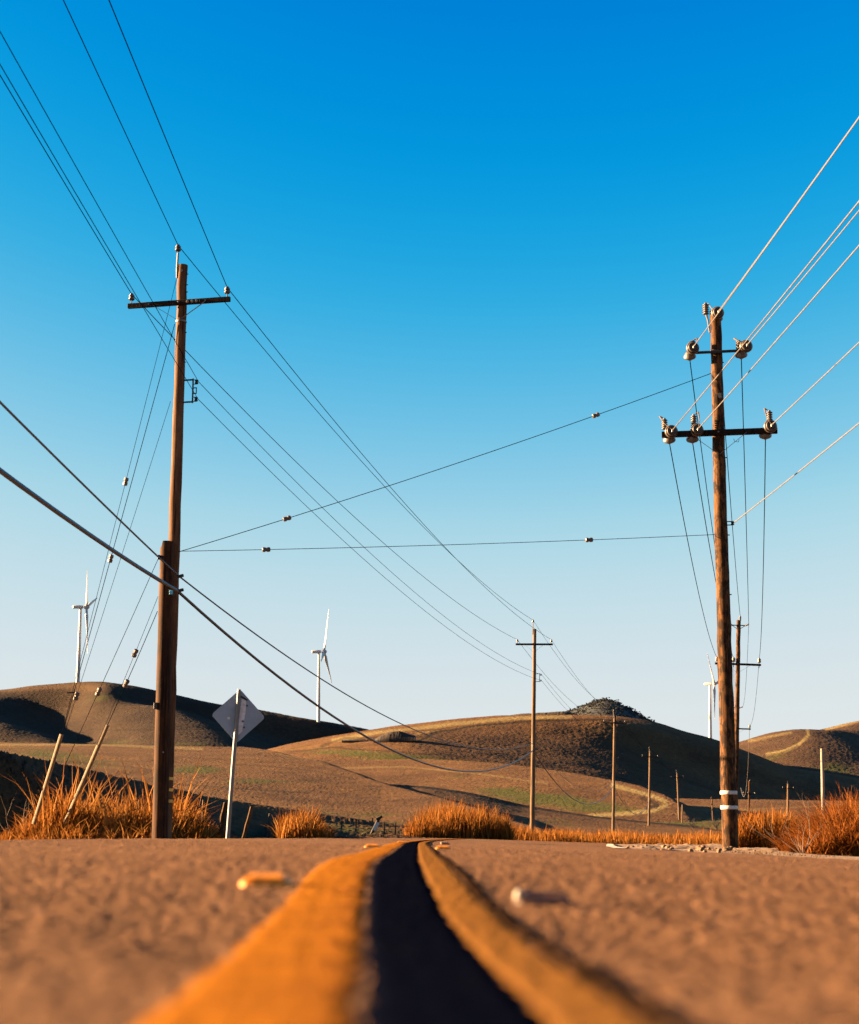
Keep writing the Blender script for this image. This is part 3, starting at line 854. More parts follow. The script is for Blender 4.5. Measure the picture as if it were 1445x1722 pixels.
hl = prof([(-60, .35), (10, .45), (40, .8), (80, 1.25), (130, 1.25), (200, 1.2), (260, 1.25), (320, 1.1), (345, .75), (372, .55)])
sp = np.concatenate([reed_spots(9500, -60, 378, 38, 43, -.28, hl, .12), reed_spots(2600, 30, 375, 37.3, 39.5, -.28, lambda p: hl(p) * .6, .3, tl=(.3, 1))])
tall = reed_spots(320, 60, 345, 38, 42, -.28, lambda p: hl(p) * 1.75, .14, tl=(.5, 1))
blades('reed_bed', np.concatenate([sp, tall]), M['reed'], 'dense dry orange reeds around the foot of the left pole', 'reeds', bend=.28)
blades('reed_bed', reed_spots(2400, 468, 558, 45.5, 49.5, -.3, prof([(468, .9), (500, 1.1), (530, 1.0), (562, .4)]), .09), M['reed'], 'small patch of dry reeds right of the road sign', 'reeds', bend=.18)
blades('reed_bed', np.concatenate([reed_spots(8500, 682, 862, 74, 81, -.4, prof([(682, 1.1), (715, 1.8), (760, 1.95), (820, 1.7), (850, 1.3), (865, .8)]), .06, 2.0)]), M['reed'],
       'tall thick clump of orange reeds left of the centre pole', 'reeds', bend=.14)
blades('reed_bed', np.concatenate([reed_spots(6500, 845, 1035, 88, 104, -.45, prof([(845, 1.35), (900, 1.1), (960, 1.0), (1035, .95)]), .07, 1.2), reed_spots(4500, 1020, 1215, 96, 120, -.45, prof([(1020, 1.15), (1100, .9), (1215, 1.0)]), .07, 1.0)]), M['reed'],
       'low belt of dry reeds behind the road from the centre pole to the right pole', 'reeds', bend=.16)
blades('reed_bed', reed_spots(6500, 1236, 1345, 44, 50, -.4, prof([(1236, 1.0), (1265, 1.25), (1300, 1.2), (1330, .95), (1345, .7)]), .1, 2.2), M['reed'],
       'orange reeds right beside the foot of the near right pole', 'reeds', bend=.2)
def grass_strip():
    a = reed_spots(5000, 860, 1215, 110, 200, -.2, lambda p: .7 + 0 * p, .2, .5)
    return a
blades('dry_grass', grass_strip(), M['grass_dry'], 'pale dry grass on the flat behind the reed belt', 'grass', bend=.3)
def verge():
    L = []
    for sgn, e in ((-1, HL), (1, HR)):
        n = 5200
        Y = RNG.uniform(6, 70, n); d = RNG.gamma(1.6, .5, n)
        ee = e if sgn < 0 else road_hr(Y) + np.where(Y > 24, 1.6, 0)
        X = road_xc(Y) + sgn * (ee + .12 + d)
        z = road_zc(Y) - (-.016 * HL if sgn < 0 else .032 * road_hr(Y)) - .06 - .2 * (1 - np.exp(-d / 1.5))
        h = RNG.uniform(.03, .14, n) * np.clip(d * 1.2, .3, 1) * (.5 if sgn < 0 else 1)
        L.append(np.stack([X, Y, z, h, RNG.random(n), RNG.normal(0, .3, n), RNG.normal(0, .3, n)], 1))
    return np.concatenate(L)
blades('verge_grass', verge(), M['grass_dry'], 'short dry grass along both edges of the road', 'grass', wid=(.006, .012), seg=3)

def bush(name, px0, px1, D0, D1, zb, hf, n, label, mat, lean, stems=14, tl=(.1, 1), bare=False):
    c = at((px0 + px1) / 2, 1412, (D0 + D1) / 2); c.z = zb
    r = empty(name, c); tag(r, label, 'bush')
    S = reed_spots(n, px0, px1, D0, D1, zb, hf, lean, 1.8, .45, tl)
    S[:, 0] -= c.x; S[:, 1] -= c.y; S[:, 2] -= c.z
    fl = blades('foliage', S, mat, None, None, kind=None, bend=.42, parent=r, wid=(.008, .018), seg=5)
    mb = MB()
    for i in range(stems):
        x = random.uniform(-.4, .4) * (px1 - px0) / 2707 * (D0 + D1) / 2; y = random.uniform(-.4, .4) * (D1 - D0)
        h = random.uniform(.4, .9) * float(hf(np.array((px0 + px1) / 2.)))
        dx = random.gauss(0, .3) * h; pts = [(x + dx * t + random.gauss(0, .03), y + random.gauss(0, .04), h * t) for t in (0, .35, .7, 1)]
        mb = MB(); mb.tube(pts, [.018, .014, .01, .004], 5); mb.build('stem', M['twig'], r)
    return r
bush('dry_bush', 1352, 1500, 31, 36, -.42, prof([(1352, .65), (1385, 1.1), (1420, 1.3), (1500, 1.4)]), 15000,
     'big rust red bush of fine dry brush at the right edge', M['rust_bush'], .3, 20)
bush('dry_bush', 1318, 1372, 33, 37, -.42, prof([(1318, .5), (1345, .75), (1372, .8)]), 3000,
     'smaller tangled brown bush left of the big rust red bush', M['rust_bush'], .35, 14, (.0, .7))

def branchy(mb, p, d, L, r, lvl, spread=.5, n=3):
    pts = [p]; rr = [r]
    q = p.copy(); dd = d.copy()
    for i in range(3):
        dd = (dd + Vector((random.gauss(0, .12), random.gauss(0, .12), random.gauss(.03, .06)))).normalized()
        q = q + dd * L / 3; pts.append(q.copy()); rr.append(r * (1 - .2 * (i + 1)))
    mb.tube(pts, rr, 6 if lvl > 1 else 4)
    if lvl > 0:
        for k in range(n):
            i = random.choice((1, 2, 3))
            nd = (dd + Vector((random.gauss(0, spread), random.gauss(0, spread), random.gauss(.12, spread * .5)))).normalized()
            branchy(mb, pts[i], nd, L * random.uniform(.5, .8), rr[i] * .65, lvl - 1, spread, n)

def bare_tree(px, py, D, H, label, mat='twig_dark', name='bare_tree', cat='tree', grp=None):
    b = at(px, py, D); r = empty(name, b); tag(r, label, cat, grp)
    mb = MB(); mb.tube([(0, 0, -.2), (.01 * H, 0, .12 * H), (0, 0, .3 * H)], [.05 * H, .04 * H, .033 * H], 7)
    mb.build('trunk', M[mat], r)
    mc = MB()
    for k in range(6):
        a = k / 6 * 6.28 + random.random()
        branchy(mc, Vector((0, 0, H * random.uniform(.18, .3))), Vector((math.cos(a) * .8, math.sin(a) * .8, .8)).normalized(), H * .42, .02 * H, 3, .55, 3)
    mc.build('crown', M[mat], r)
bare_tree(1165, 1397, 225, 2.1, 'small leafless tree in the field left of the near right pole')
bare_tree(1205, 1398, 225, 2.2, 'leafless tree partly hidden by the near right pole')
def twig_shrub(px, py, D, dirs, label, mat):
    b = at(px, py, D); r = empty('bare_shrub', b); tag(r, label, 'shrub')
    mb = MB(); mb.tube([(0, 0, -.1), (0, 0, .1)], [.022, .02], 6); mb.build('stump', M[mat], r)
    mc = MB()
    for d, L in dirs: branchy(mc, Vector((0, 0, .05)), Vector(d).normalized(), L, .013, 2, .35, 2)
    mc.build('branch', M[mat], r)
twig_shrub(1352, 1444, 30.5, [((.35, 0, 1), .62), ((.6, .1, .9), .5), ((-.5, 0, .8), .4), ((-.9, .1, .6), .5), ((.1, -.1, 1), .4), ((-.2, .1, .9), .35)],
           'bleached leafless shrub in front of the big rust red bush', 'bone_twig')
twig_shrub(1312, 1428, 38, [((-.9, 0, .6), .9), ((-.5, .1, .7), .7), ((.3, 0, .9), .5), ((.8, 0, .5), .6)],
           'dark leafless twigs between the reeds and the brown bush', 'twig')
twig_shrub(20, 1413, 40, [((.4, 0, 1), .7), ((-.3, 0, 1), .7), ((.9, 0, .6), .6), ((-.8, .1, .7), .4)], 'dark bare twigs left of the leaning guy guards', 'twig')

# dirt shoulder patch right of the road
def shoulder():
    ys = np.linspace(12, 70, 150); u = np.linspace(0, 1, 50)
    Y = np.repeat(ys[:, None], 50, 1)
    X = road_xc(Y) + road_hr(Y) + .02 + u[None, :] * (1.4 + .06 * Y)
    k = np.minimum(u * 6, 1)[None, :]; k2 = np.clip((Y - 26) / 8, 0, 1)
    Z = road_zc(Y) - .032 * road_hr(Y) - .04 - .05 * np.minimum(u * 3, 1)[None, :] + k * k2 * (.13 * np.maximum(fbm(X * 1.6, Y * .8, 4, 12), 0) + .05 * fbm(X * 6, Y * 5, 3, 14))
    Z[:, -1] -= .5
    tag(np_mesh('shoulder', np.stack([X, Y, Z], -1).reshape(-1, 3), grid_faces(150, 50), M['dirt']), 'rough dirt shoulder between the road and the near right pole', 'shoulder', kind='structure')
shoulder()
def clods():
    mb = MB()
    for i in range(130):
        Y = random.uniform(29, 56); X = float(road_xc(Y)) + float(road_hr(Y)) + random.uniform(.1, 2.8)
        z = float(road_zc(Y)) - .032 * float(road_hr(Y)) - .08
        s = .014 + .07 * random.random()**3
        pr_ = [(s * .2, -s), (s * 1.1, -s * .3), (s, s * .3), (s * .3, s * .8)]
        mb.lathe(pr_, 6, (X, Y, z + s * .5), (random.gauss(0, .4), random.gauss(0, .4), 1))
    tag(mb.build('clods', M['dirt'], None, smooth=False), 'loose clods and stones strewn over the dirt shoulder', 'stones', kind='stuff')
clods()

# ------------------------------------------------------------------ poles
LHEAD = RAD(11.2); RHEAD = RAD(10.8)
class Pole: pass
def make_pole(base_px, top_px, D, heading, r0, r1, mat, label, group=None, rough=.006, segs=26, name='utility_pole'):
    p = Pole(); p.D = D
    p.base = at(*base_px, D); p.top = at(*top_px, D); p.zt = p.top.z
    if p.base.z > -.2 and D < 320: p.base = p.base + (p.base - p.top) * ((p.base.z + .45) / (p.top.z - p.base.z))
    d = p.top - p.base; p.H = d.length; zax = d.normalized()
    x = Vector((math.cos(heading), -math.sin(heading), 0)); x = (x - zax * x.dot(zax)).normalized(); y = zax.cross(x)
    mw = Matrix((x, y, zax)).transposed().to_4x4(); mw.translation = p.base
    p.mw = mw
    p.root = empty(name, mw=mw); tag(p.root, label, 'utility pole', group)
    mb = MB(); n = 20
    pts = []; rr = []
    for i in range(segs + 1):
        t = i / segs; pts.append((random.gauss(0, rough), random.gauss(0, rough), t * p.H)); rr.append((r0 + (r1 - r0) * t) * (1 + random.gauss(0, .012)))
    mb.tube(pts, rr, n)
    p.shaft = mb.build('shaft', mat, p.root)
    p.r = lambda z: r0 + (r1 - r0) * z / p.H
    p.zl = lambda py: (at(722, py, D).z - p.base.z) / (p.top.z - p.base.z) * p.H
    p.w = lambda l: mw @ Vector(l)
    return p

def pin_insulator(p, x, y, z, s=1.0, mat='brown_porcelain', post=None):
    mb = MB(); mb.lathe([(.055*s, 0), (.075*s, .02*s), (.075*s, .05*s), (.05*s, .06*s), (.05*s, .075*s), (.07*s, .085*s), (.07*s, .125*s), (.045*s, .14*s), (.045*s, .16*s), (.03*s, .175*s)], 12, (x, y, z + .05 * s))
    o = mb.build('insulator', M[mat], p.root)
    mp = MB(); mp.tube([(x, y, z - .16 * s), (x, y, z + .07 * s)], .014 * s, 6); mp.build('pin', M['galv'], o)
    return p.w((x, y, z + .2 * s))

def crossarm(p, z, xl, xr, mat='arm', h=.12, w_=.095, brace=True, bx=.75, bz=.62, side=-1, rr=None):
    yo = side * (p.r(z) + w_ / 2 - .01)
    mb = MB(); mb.beam((xl, yo, z), (xr, yo, z), w_, h, bevel=.008)
    arm = mb.build('crossarm', M[mat], p.root)
    if brace:
        for sg in (-1, 1):
            b = MB(); b.beam((sg * bx, yo + side * (w_ / 2 + .004), z - .03), (sg * .02, yo + side * .035, z - bz), .007, .035, up=(0, side, .01))
            b.build('brace', M['galv'] if sg > 0 else M['iron'], p.root)
        bt = MB(); bt.lathe([(.022, 0), (.022, .05), (.012, .055), (.012, .08)], 8, (0, yo + side * w_ / 2, z), (0, side, 0)); bt.build('bolt', M['galv'], p.root)
    return yo

def top_pin(p, L=.36, dx=-.08, mat='brown_porcelain', s=1.0):
    r = p.r(p.H)
    mb = MB(); mb.tube([(dx - r * .4, -r * .55, p.H - .35), (dx - r * .4, -r * .6, p.H - .1), (dx - r * .3, -r * .6, p.H + L)], [.02, .028, .028], 8)
    mb.build('top_bracket', M['galv'], p.root)
    return pin_insulator(p, dx - r * .3, -r * .6, p.H + L, s, mat)

def rack(p, z0, z1, out=.30, detail=True):
    r = p.r(z0); ym = 0
    mb = MB()
    for z in (z0, z1): mb.beam((r * .6, ym, z), (r + out * .75, ym, z), .03, .035)
    mb.beam((r + out * .75, ym, z0 - .03), (r + out * .75, ym, z1 + .03), .03, .035, up=(0, 1, 0))
    zm = (z0 + z1) / 2
    if detail:
        for z in (zm - .07, zm + .07): mb.beam((r + out * .75, ym, z), (r + out * 1.05, ym, z), .025, .02)
        mb.beam((r + out * 1.05, ym, zm - .08), (r + out * 1.05, ym, zm + .08), .02, .02, up=(0, 1, 0))
    rk = mb.build('wire_rack', M['iron'], p.root)
    pts = []
    for z in (z1 - .06, z0 + .06):
        sp_ = MB(); sp_.lathe([(.03, -.05), (.045, -.045), (.045, -.02), (.028, 0), (.045, .02), (.045, .045), (.03, .05)], 10, (r + out * 1.05, ym, z))
        sp_.beam((r + out * .75, ym, z + .055), (r + out * 1.1, ym, z + .055), .03, .01); sp_.beam((r + out * .75, ym, z - .055), (r + out * 1.1, ym, z - .055), .03, .01)
        sp_.build('spool', M['iron'], rk)
        pts.append(p.w((r + out * 1.05 + .05, ym, z)))
    return pts

GL = 'power poles of the left line'
GR = 'power poles of the right line'
# --- near left pole
L0 = make_pole((277, 1418), (308, 446), 37.0, LHEAD, .165, .118, M['pole'], 'tall pole left of the road with a stub pole bolted to its foot', GL)
za = L0.zl(512.5)
yo = crossarm(L0, za, -1.34, 1.30, bx=.68, bz=.46)
L0.pl = pin_insulator(L0, -1.25, yo, za + .10); L0.pr = pin_insulator(L0, 1.22, yo, za + .10)
L0.pt = top_pin(L0, .30)
L0.rk = rack(L0, L0.zl(677), L0.zl(640), .30)
# pale number discs on the arm
for i, x in enumerate((.22, .34, .45)):
    mb = MB(); mb.lathe([(.038, 0), (.038, .006), (.02, .008), (.018, .003)], 14, (x, yo - .0475, za), (0, -1, 0)); mb.build('number_disc', M['bone'], L0.root)
mb = MB(); mb.box((.53, yo - .05, za), (.016, .006, .06)); mb.build('number_plate', M['bone'], L0.root)
for x in (-.78, .68):
    mb = MB(); mb.lathe([(.02, 0), (.02, .015)], 8, (x, yo - .0475, za), (0, -1, 0)); mb.build('bolt', M['galv'], L0.root)
for py in (462, 480, 492, 560, 610):
    z = L0.zl(py); mb = MB(); mb.tube([(L0.r(z) - .02, -.02, z), (L0.r(z) + .035, -.02, z)], .012, 6); mb.build('bolt', M['iron'], L0.root)
mb = MB(); z = L0.zl(458); mb.lathe([(.03, 0), (.03, .02)], 8, (.02, -L0.r(z), z), (0, -1, 0)); mb.build('bolt', M['galv'], L0.root)
mb = MB(); z = L0.zl(541); mb.lathe([(L0.r(z) + .012, -.02), (L0.r(z) + .012, .02)], 18, (0, 0, z)); mb.build('guy_collar', M['galv'], L0.root)
# stub pole
sb, st = at(268.5, 1430, 36.66), at(281, 911, 36.66)
inv = L0.mw.inverted()
a, b = inv @ sb, inv @ st
mb = MB(); n = 20
rings = []
for i in range(22):
    t = i / 21; p = a.lerp(b, t); r = .185 - .03 * t
    for k in range(n):
        an = 2 * math.pi * k / n
        rr_ = r * (1 + random.gauss(0, .012)); zz = p.z
        if i == 21: zz += -.16 if math.cos(an) < -.45 else .0
        rings.append((p.x + rr_ * math.cos(an), p.y + rr_ * math.sin(an), zz))
fs = [(i*n+k, i*n+(k+1) % n, (i+1)*n+(k+1) % n, (i+1)*n+k) for i in range(21) for k in range(n)] + [tuple(range(21*n, 22*n))]
mb.add(rings, fs)
stub = mb.build('stub_pole', M['pole_dark'], L0.root)
stub['label'] = 'short darker stub pole bolted to the side of the tall pole'
for py, dx in ((1309, 14), (1328, 13), (1347, 12)):     # yellow bands on the main shaft
    c = inv @ at(284, py, 36.8); z = c.z
    mb = MB(); rz = L0.r(z) + .004
    vs = []; fs = []
    for i in range(9):
        an = RAD(-112 + i * 14)
        for zz in (-.034, .034): vs.append((rz * math.cos(an), rz * math.sin(an), z + zz))
    fs = [(2*i, 2*i+2, 2*i+3, 2*i+1) for i in range(8)]
    vs2 = [(v[0] * .97, v[1] * .97, v[2]) for v in vs]
    mb.add(vs + vs2, fs + [(2*i+18, 2*i+1+18, 2*i+3+18, 2*i+2+18) for i in range(8)])
    mb.build('yellow_band', M['tag_yellow'], L0.root)
c = inv @ at(288, 996, 36.45)
mb = MB(); mb.box(c, (.09, .02, .1), bevel=.004); mb.build('tag', M['tag_cyan'], L0.root)
c = inv @ at(275, 1265, 36.46); mb = MB(); mb.lathe([(.02, 0), (.02, .02)], 8, c, (0, -1, 0)); mb.build('bolt', M['galv'], L0.root)
c = inv @ at(263, 1187, 36.55); mb = MB(); mb.box(c, (.09, .12, .15), bevel=.01); mb.build('clamp', M['iron'], L0.root)
c = inv @ at(267.5, 937, 36.55); mb = MB(); mb.box(c, (.05, .08, .11), bevel=.01); mb.build('clamp', M['iron'], L0.root)
# cable clamps
L0.c1 = at(300, 968, 36.5); L0.c2 = at(300, 995, 36.45)
for q in ((303, 970), (303, 994)):
    c = inv @ at(q[0], q[1], 36.55); mb = MB(); mb.beam(c + Vector((-.06, 0, 0)), c + Vector((.09, -.02, .03)), .05, .07, bevel=.008); mb.build('cable_clamp', M['iron'], L0.root)

# --- following poles of the left line
def line_pole(base, top, D, mat, label, ypin, rack_y=None, r=(.16, .11)):
    p = make_pole(base, top, D, LHEAD, r[0], r[1], mat, label, GL, .004, 16)
    z = p.zl(ypin); yo_ = crossarm(p, z, -1.2, 1.2, bx=.6, bz=.5)
    p.pl = pin_insulator(p, -1.1, yo_, z + .1); p.pr = pin_insulator(p, 1.1, yo_, z + .1)
    p.pt = top_pin(p, .38)
    if rack_y: p.rk = rack(p, p.zl(rack_y[1]), p.zl(rack_y[0]), .3, False)
    zc = p.zl(1412 - (1412 - 1262) * 101 / D)
    p.c2 = p.w((.02, -p.r(zc) - .03, zc)); p.c1 = p.w((.02, -p.r(zc) - .03, zc + .45))
    mb_ = MB(); mb_.box((.02, -p.r(zc) - .01, zc + .2), (.08, .06, .6), bevel=.01); mb_.build('cable_clamp', M['iron'], p.root)
    return p
L1 = line_pole((895, 1413), (899.5, 1058), 101, M['pole_pale'], 'slim pale pole with a crossarm standing behind the centre reeds', 1084, (1133, 1146))
L2 = line_pole((1031, 1415), (1034, 1203), 166, M['pole_pale'], 'pole with a crossarm just right of the centre pole, against the dark hill', 1216, r=(.17, .13))
L3 = line_pole((1091, 1416), (1093.5, 1263), 231, M['pole_pale'], 'pole beside the bend of the curved green track', 1273, r=(.19, .15))
L4 = line_pole((1144, 1416), (1139, 1300), 296, M['pole_pale'], 'smallest pole of the left row, beside a short stump pole', 1307.5, r=(.2, .16))

# --- near right pole (dead-end pole)
R1 = make_pole((1228.5, 1436), (1203, 523), 40.0, RHEAD, .20, .145, M['pole_blotch'], 'thick flaking pole right of the road with grey insulators and two white bands', GR, .008, 40)
CAMV = Vector((-.06, -1, 0))   # along the incoming wires, local
def ribbed(mb, c, h, r, k=5, axis=(0, 0, 1)):
    pr_ = [(r * .5, 0)]
    for i in range(k):
        z0 = h * i / k
        pr_ += [(r * .62, z0 + h * .02), (r, z0 + h * .35 / k), (r * .98, z0 + h * .6 / k), (r * .6, z0 + h * .92 / k)]
    pr_ += [(r * .45, h), (r * .4, h * 1.1)]
    mb.lathe(pr_, 14, c, axis)
def dead_end(p, x, y, z, wire_ax, post=None, post_h=.3, bell_dx=-.03, bell_dz=-.2, jump=True):
    """strain bell facing the incoming wire, hanging bell behind for the outgoing wire, ribbed post on top"""
    ax = Vector(wire_ax).normalized()
    c = Vector((x, y, z)) + ax * .06
    mb = MB(); mb.lathe([(.05, -.02), (.15, .0), (.172, .035), (.175, .075), (.16, .10), (.152, .095), (.12, .06), (.05, .05)], 18, c, ax)
    mb.lathe([(.05, .1), (.125, .085), (.14, .12), (.138, .15), (.125, .165), (.118, .16), (.09, .13), (.05, .12)], 18, c, ax)
    o = mb.build('strain_insulator', M['grey_porcelain'], p.root)
    mk = MB(); mk.lathe([(.115, .135), (.10, .15), (.03, .155)], 16, c, ax); mk.build('ring', M['dark_rubber'], o)
    cl = MB(); cl.tube([c + ax * .14, c + ax * .27], [.035, .022], 8)
    cl.box(c + ax * .2 + Vector((0, 0, -.03)), (.05, .09, .06), bevel=.008); cl.build('clamp', M['wire_light'], o)
    bc = Vector((x + bell_dx, y + .16, z + bell_dz * .5))
    bx_ = Vector((.02, .55, -.83)).normalized()
    mb = MB(); mb.lathe([(.04, -.1), (.09, -.085), (.13, -.03), (.165, .03), (.165, .07), (.14, .10), (.09, .115), (.04, .15)], 18, bc, bx_)
    mb.build('hanging_insulator', M['grey_porcelain'], p.root)
    if post:
        px_, pz_ = post
        mb = MB(); ribbed(mb, (x + px_, y + .05, z + pz_), post_h, .082, 5); po = mb.build('post_insulator', M['grey_porcelain'], p.root)
        tp = Vector((x + px_, y + .05, z + pz_ + post_h * 1.05)); e = c + ax * .2
        sd_ = 1 if jump else -1
        mj = MB(); m1 = tp + Vector((.12 * sd_, -.03, .06)); m2 = (tp + e) / 2 + Vector((.10 * sd_, -.1, 0))
        mj.tube([tp, m1, m2, e], [.010, .022, .009, .009], 6); mj.build('jumper', M['twig'], p.root)
    return p.w(c + ax * .26), p.w(bc + bx_ * .15)
ax_in = R1.mw.to_3x3().inverted() @ Vector((4.06, -70, .2)).normalized()
zb = R1.zl(731)
yo = crossarm(R1, zb, -1.47, 1.5, bx=.72, bz=.58, h=.15, w_=.12)
zu = R1.zl(595)
mb = MB(); mb.tube([(-.62, -R1.r(zu) - .03, zu), (.62, -R1.r(zu) - .03, zu)], .04, 10); mb.box((0, -R1.r(zu) - .0, zu), (.3, .12, .1), bevel=.01); mb.build('steel_arm', M['iron'], R1.root)
y1 = yo - .06
R1.din = []; R1.dout = []
for (x, z, post, hh, bdx, bdz, jmp) in ((-1.24, zb + .04, (-.15, .1), .28, -.04, -.22, False), (-.58, zb + .05, (-.05, .14), .3, -.1, -.25, True), (1.29, zb + .08, (.02, .14), .3, -.10, -.25, False)):
    i_, o_ = dead_end(R1, x, y1 + .02, z, ax_in, post, hh, bdx, bdz, jmp); R1.din.append(i_); R1.dout.append(o_)
yu = -R1.r(zu) - .05
for (x, z, post, hh, bdx, bdz, jmp) in ((-.64, zu + .09, (.02, .12), .12, -.06, -.2, True), (.74, zu + .07, (-.15, -.02), .22, -.1, -.2, False)):
    i_, o_ = dead_end(R1, x, yu, z, ax_in, post, hh, bdx, bdz, jmp); R1.din.append(i_); R1.dout.append(o_)
i_, o_ = dead_end(R1, .03, -R1.r(R1.H) + .03, R1.zl(531), ax_in, None, .3, .0, -.05); R1.din.append(i_); R1.dout.append(R1.w((.05, .2, R1.zl(545))))
mb = MB(); mb.tube([(-.16, -.02, R1.H - .6), (-.2, -.02, R1.H - .25), (-.24, -.02, R1.H - .1)], [.02, .025, .03], 8); mb.build('top_bracket', M['galv'], R1.root)
mb = MB(); ribbed(mb, (-.25, -.02, R1.H - .1), .3, .085, 5); mb.build('post_insulator', M['grey_porcelain'], R1.root)
mb = MB(); mb.tube([(-.25, -.02, R1.H + .22), (-.18, -.06, R1.H + .2), (-.08, -.16, R1.H + .0), (0, -.28, R1.H - .12)], .013, 6); mb.build('jumper', M['wire_light'], R1.root)
for py in (1333, 1358):
    z = R1.zl(py); mb = MB(); mb.lathe([(R1.r(z) + .012, -.045), (R1.r(z) + .02, -.03), (R1.r(z) + .02, .03), (R1.r(z) + .012, .045)], 22, (0, 0, z)); mb.build('white_band', M['band_white'], R1.root)
z = R1.zl(880); r = R1.r(z)
mb = MB(); mb.beam((r * .7, -.05, z + .03), (r + .14, -.05, z + .03), .04, .02); mb.beam((r * .7, -.05, z - .06), (r + .14, -.05, z - .06), .04, .02)
mb.lathe([(.03, -.05), (.05, -.04), (.03, 0), (.05, .04), (.03, .05)], 10, (r + .12, -.05, z - .015)); mb.build('side_clevis', M['iron'], R1.root)
R1.sec = R1.w((r + .15, -.07, z - .01))
for py in (610, 770, 1000, 900):
    z = R1.zl(py); mb = MB(); mb.tube([(R1.r(z) - .02, 0, z), (R1.r(z) + .04, 0, z)], .014, 6); mb.build('bolt', M['iron'], R1.root)
mb = MB(); z = R1.zl(668); mb.box((.05, -R1.r(z) - .004, z), (.1, .012, .14)); mb.build('tag', M['bone'], R1.root)
mb = MB(); z = R1.zl(742); mb.tube([(.38, yo, z), (.4, yo - .02, z - .08), (.5, yo, z - .09), (.52, yo, z - .02)], .007, 5); mb.build('wire_loop', M['iron'], R1.root)

def right_pole(base, top, D, label, yu_, yl_, pins=True, r=(.17, .12)):
    p = make_pole(base, top, D, RHEAD, r[0], r[1], M['pole_blotch'], label, GR, .005, 20)
    zu_ = p.zl(yu_); zl_ = p.zl(yl_)
    ya = crossarm(p, zl_, -1.33, 1.33, bx=.75, bz=.5)
    p.low = [pin_insulator(p, -1.22, ya, zl_ + .06, 1.5, 'grey_porcelain'), pin_insulator(p, -.25, ya, zl_ + .06, 1.5, 'grey_porcelain'), pin_insulator(p, 1.22, ya, zl_ + .06, 1.5, 'grey_porcelain')]
    mb_ = MB(); mb_.tube([(-.4, -.1, zu_), (.4, -.1, zu_)], .03, 8); mb_.beam((.4, -.1, zu_), (.1, -.1, zu_ - .2), .02, .03); mb_.beam((-.4, -.1, zu_), (-.1, -.1, zu_ - .2), .02, .03); mb_.build('steel_arm', M['iron'], p.root)
    p.up = []
    for sg in (-1, 1):
        mb_ = MB(); ribbed(mb_, (sg * .38, -.1, zu_), .22, .06, 3, (sg * .9, 0, .35)); mb_.build('post_insulator', M['grey_porcelain'], p.root)
        p.up.append(p.w((sg * .58, -.1, zu_ + .08)))
    mb_ = MB(); ribbed(mb_, (.08, -.05, p.H - .03), .26, .075, 4); mb_.build('post_insulator', M['grey_porcelain'], p.root)
    p.tp = p.w((.08, -.05, p.H + .26))
    return p
R2 = right_pole((1235.5, 1424), (1242.5, 1043), 92.5, 'pole with a lower crossarm half hidden right behind the near right pole', 1052, 1117.5)
R3 = right_pole((1236, 1424), (1238.5, 1178), 146, 'pole whose crossarm end sticks out behind the two right poles', 1190, 1225.5)
R4 = right_pole((1258.5, 1400), (1260.5, 1313), 350, 'tiny two armed pole in the field right of the near right pole', 1322, 1335, r=(.25, .2))
L5 = line_pole((1324.5, 1402), (1325.5, 1318), 345, M['pole_pale'], 'small pole with one crossarm standing behind the right hand reeds', 1326, r=(.27, .2))
R5 = right_pole((1419, 1392), (1417.5, 1333), 560, 'tiny pole half lost above the big rust red bush', 1340, 1352, r=(.3, .25))

def bare_pole(base, top, D, r0, r1, mat, label):
    return make_pole(base, top, D, 0, r0, r1, mat, label, None, .004, 14, 'wooden_pole')
M['pole_white'] = wood_mat('bleached_pole_wood', (.75, .66, .58), (.66, .56, .48), (.45, .36, .3), .15)
bare_pole((1386, 1420), (1382.5, 1259), 150, .19, .15, M['pole_white'], 'pale bare pole without any crossarm above the right hand bushes')
bare_pole((1146.5, 1416), (1148, 1353), 285, .14, .12, M['pole_pale'], 'short stump pole touching the smallest pole of the left row')
q = bare_pole((1199.5, 1398), (1197.5, 1340), 300, .14, .11, M['pole'], 'thin dim brown pole just left of the near right pole')
for z in (.2, 1.4, 2.4):
    mb = MB(); mb.box((-.15, -.12, q.H - z), (.2, .15, .3), bevel=.02); mb.build('fitting', M['iron'], q.root)
q = bare_pole((1357, 1400), (1357.3, 1356), 420, .17, .14, M['pole_pale'], 'short far pole with a little crosspiece between the right hand bushes')
mb = MB(); mb.beam((-.9, -.2, q.H - 1.3), (.7, -.2, q.H - 1.1), .15, .2); mb.build('crossarm', M['bone'], q.root)

# ------------------------------------------------------------------ wires
def wire(name, A, B, sag, r, mat, label, cat, group=None, n=28, ins=(), ext=None):
    A, B = Vector(A), Vector(B)
    pts = []
    for i in range(n + 1):
        t = i / n; p = A.lerp(B, t); p.z -= 4 * sag * t * (1 - t); pts.append(p)
    mb = MB(); mb.tube(pts, r, 6)
    o = mb.build(name, M[mat], None); tag(o, label, cat, group)
    for t in ins:
        p = A.lerp(B, t); p.z -= 4 * sag * t * (1 - t)
        q = A.lerp(B, t + .01); q.z -= 4 * sag * (t + .01) * (.99 - t)
        d = (q - p).normalized()
        m = MB(); s = 1.0
        m.lathe([(.035*s, -.10*s), (.055*s, -.09*s), (.06*s, -.03*s), (.045*s, -.01*s), (.045*s, .01*s), (.06*s, .03*s), (.055*s, .09*s), (.035*s, .10*s)], 10, p, d)
        m.build('strain_insulator', M['grey_porcelain'], o)
    return o
GP = 'power lines'; GG = 'guy wires of the left pole'; GS = 'span wires over the road'
OFF = Vector((-.62, -65, 0.0))
RW = .0105
T0 = 'the tall left pole'
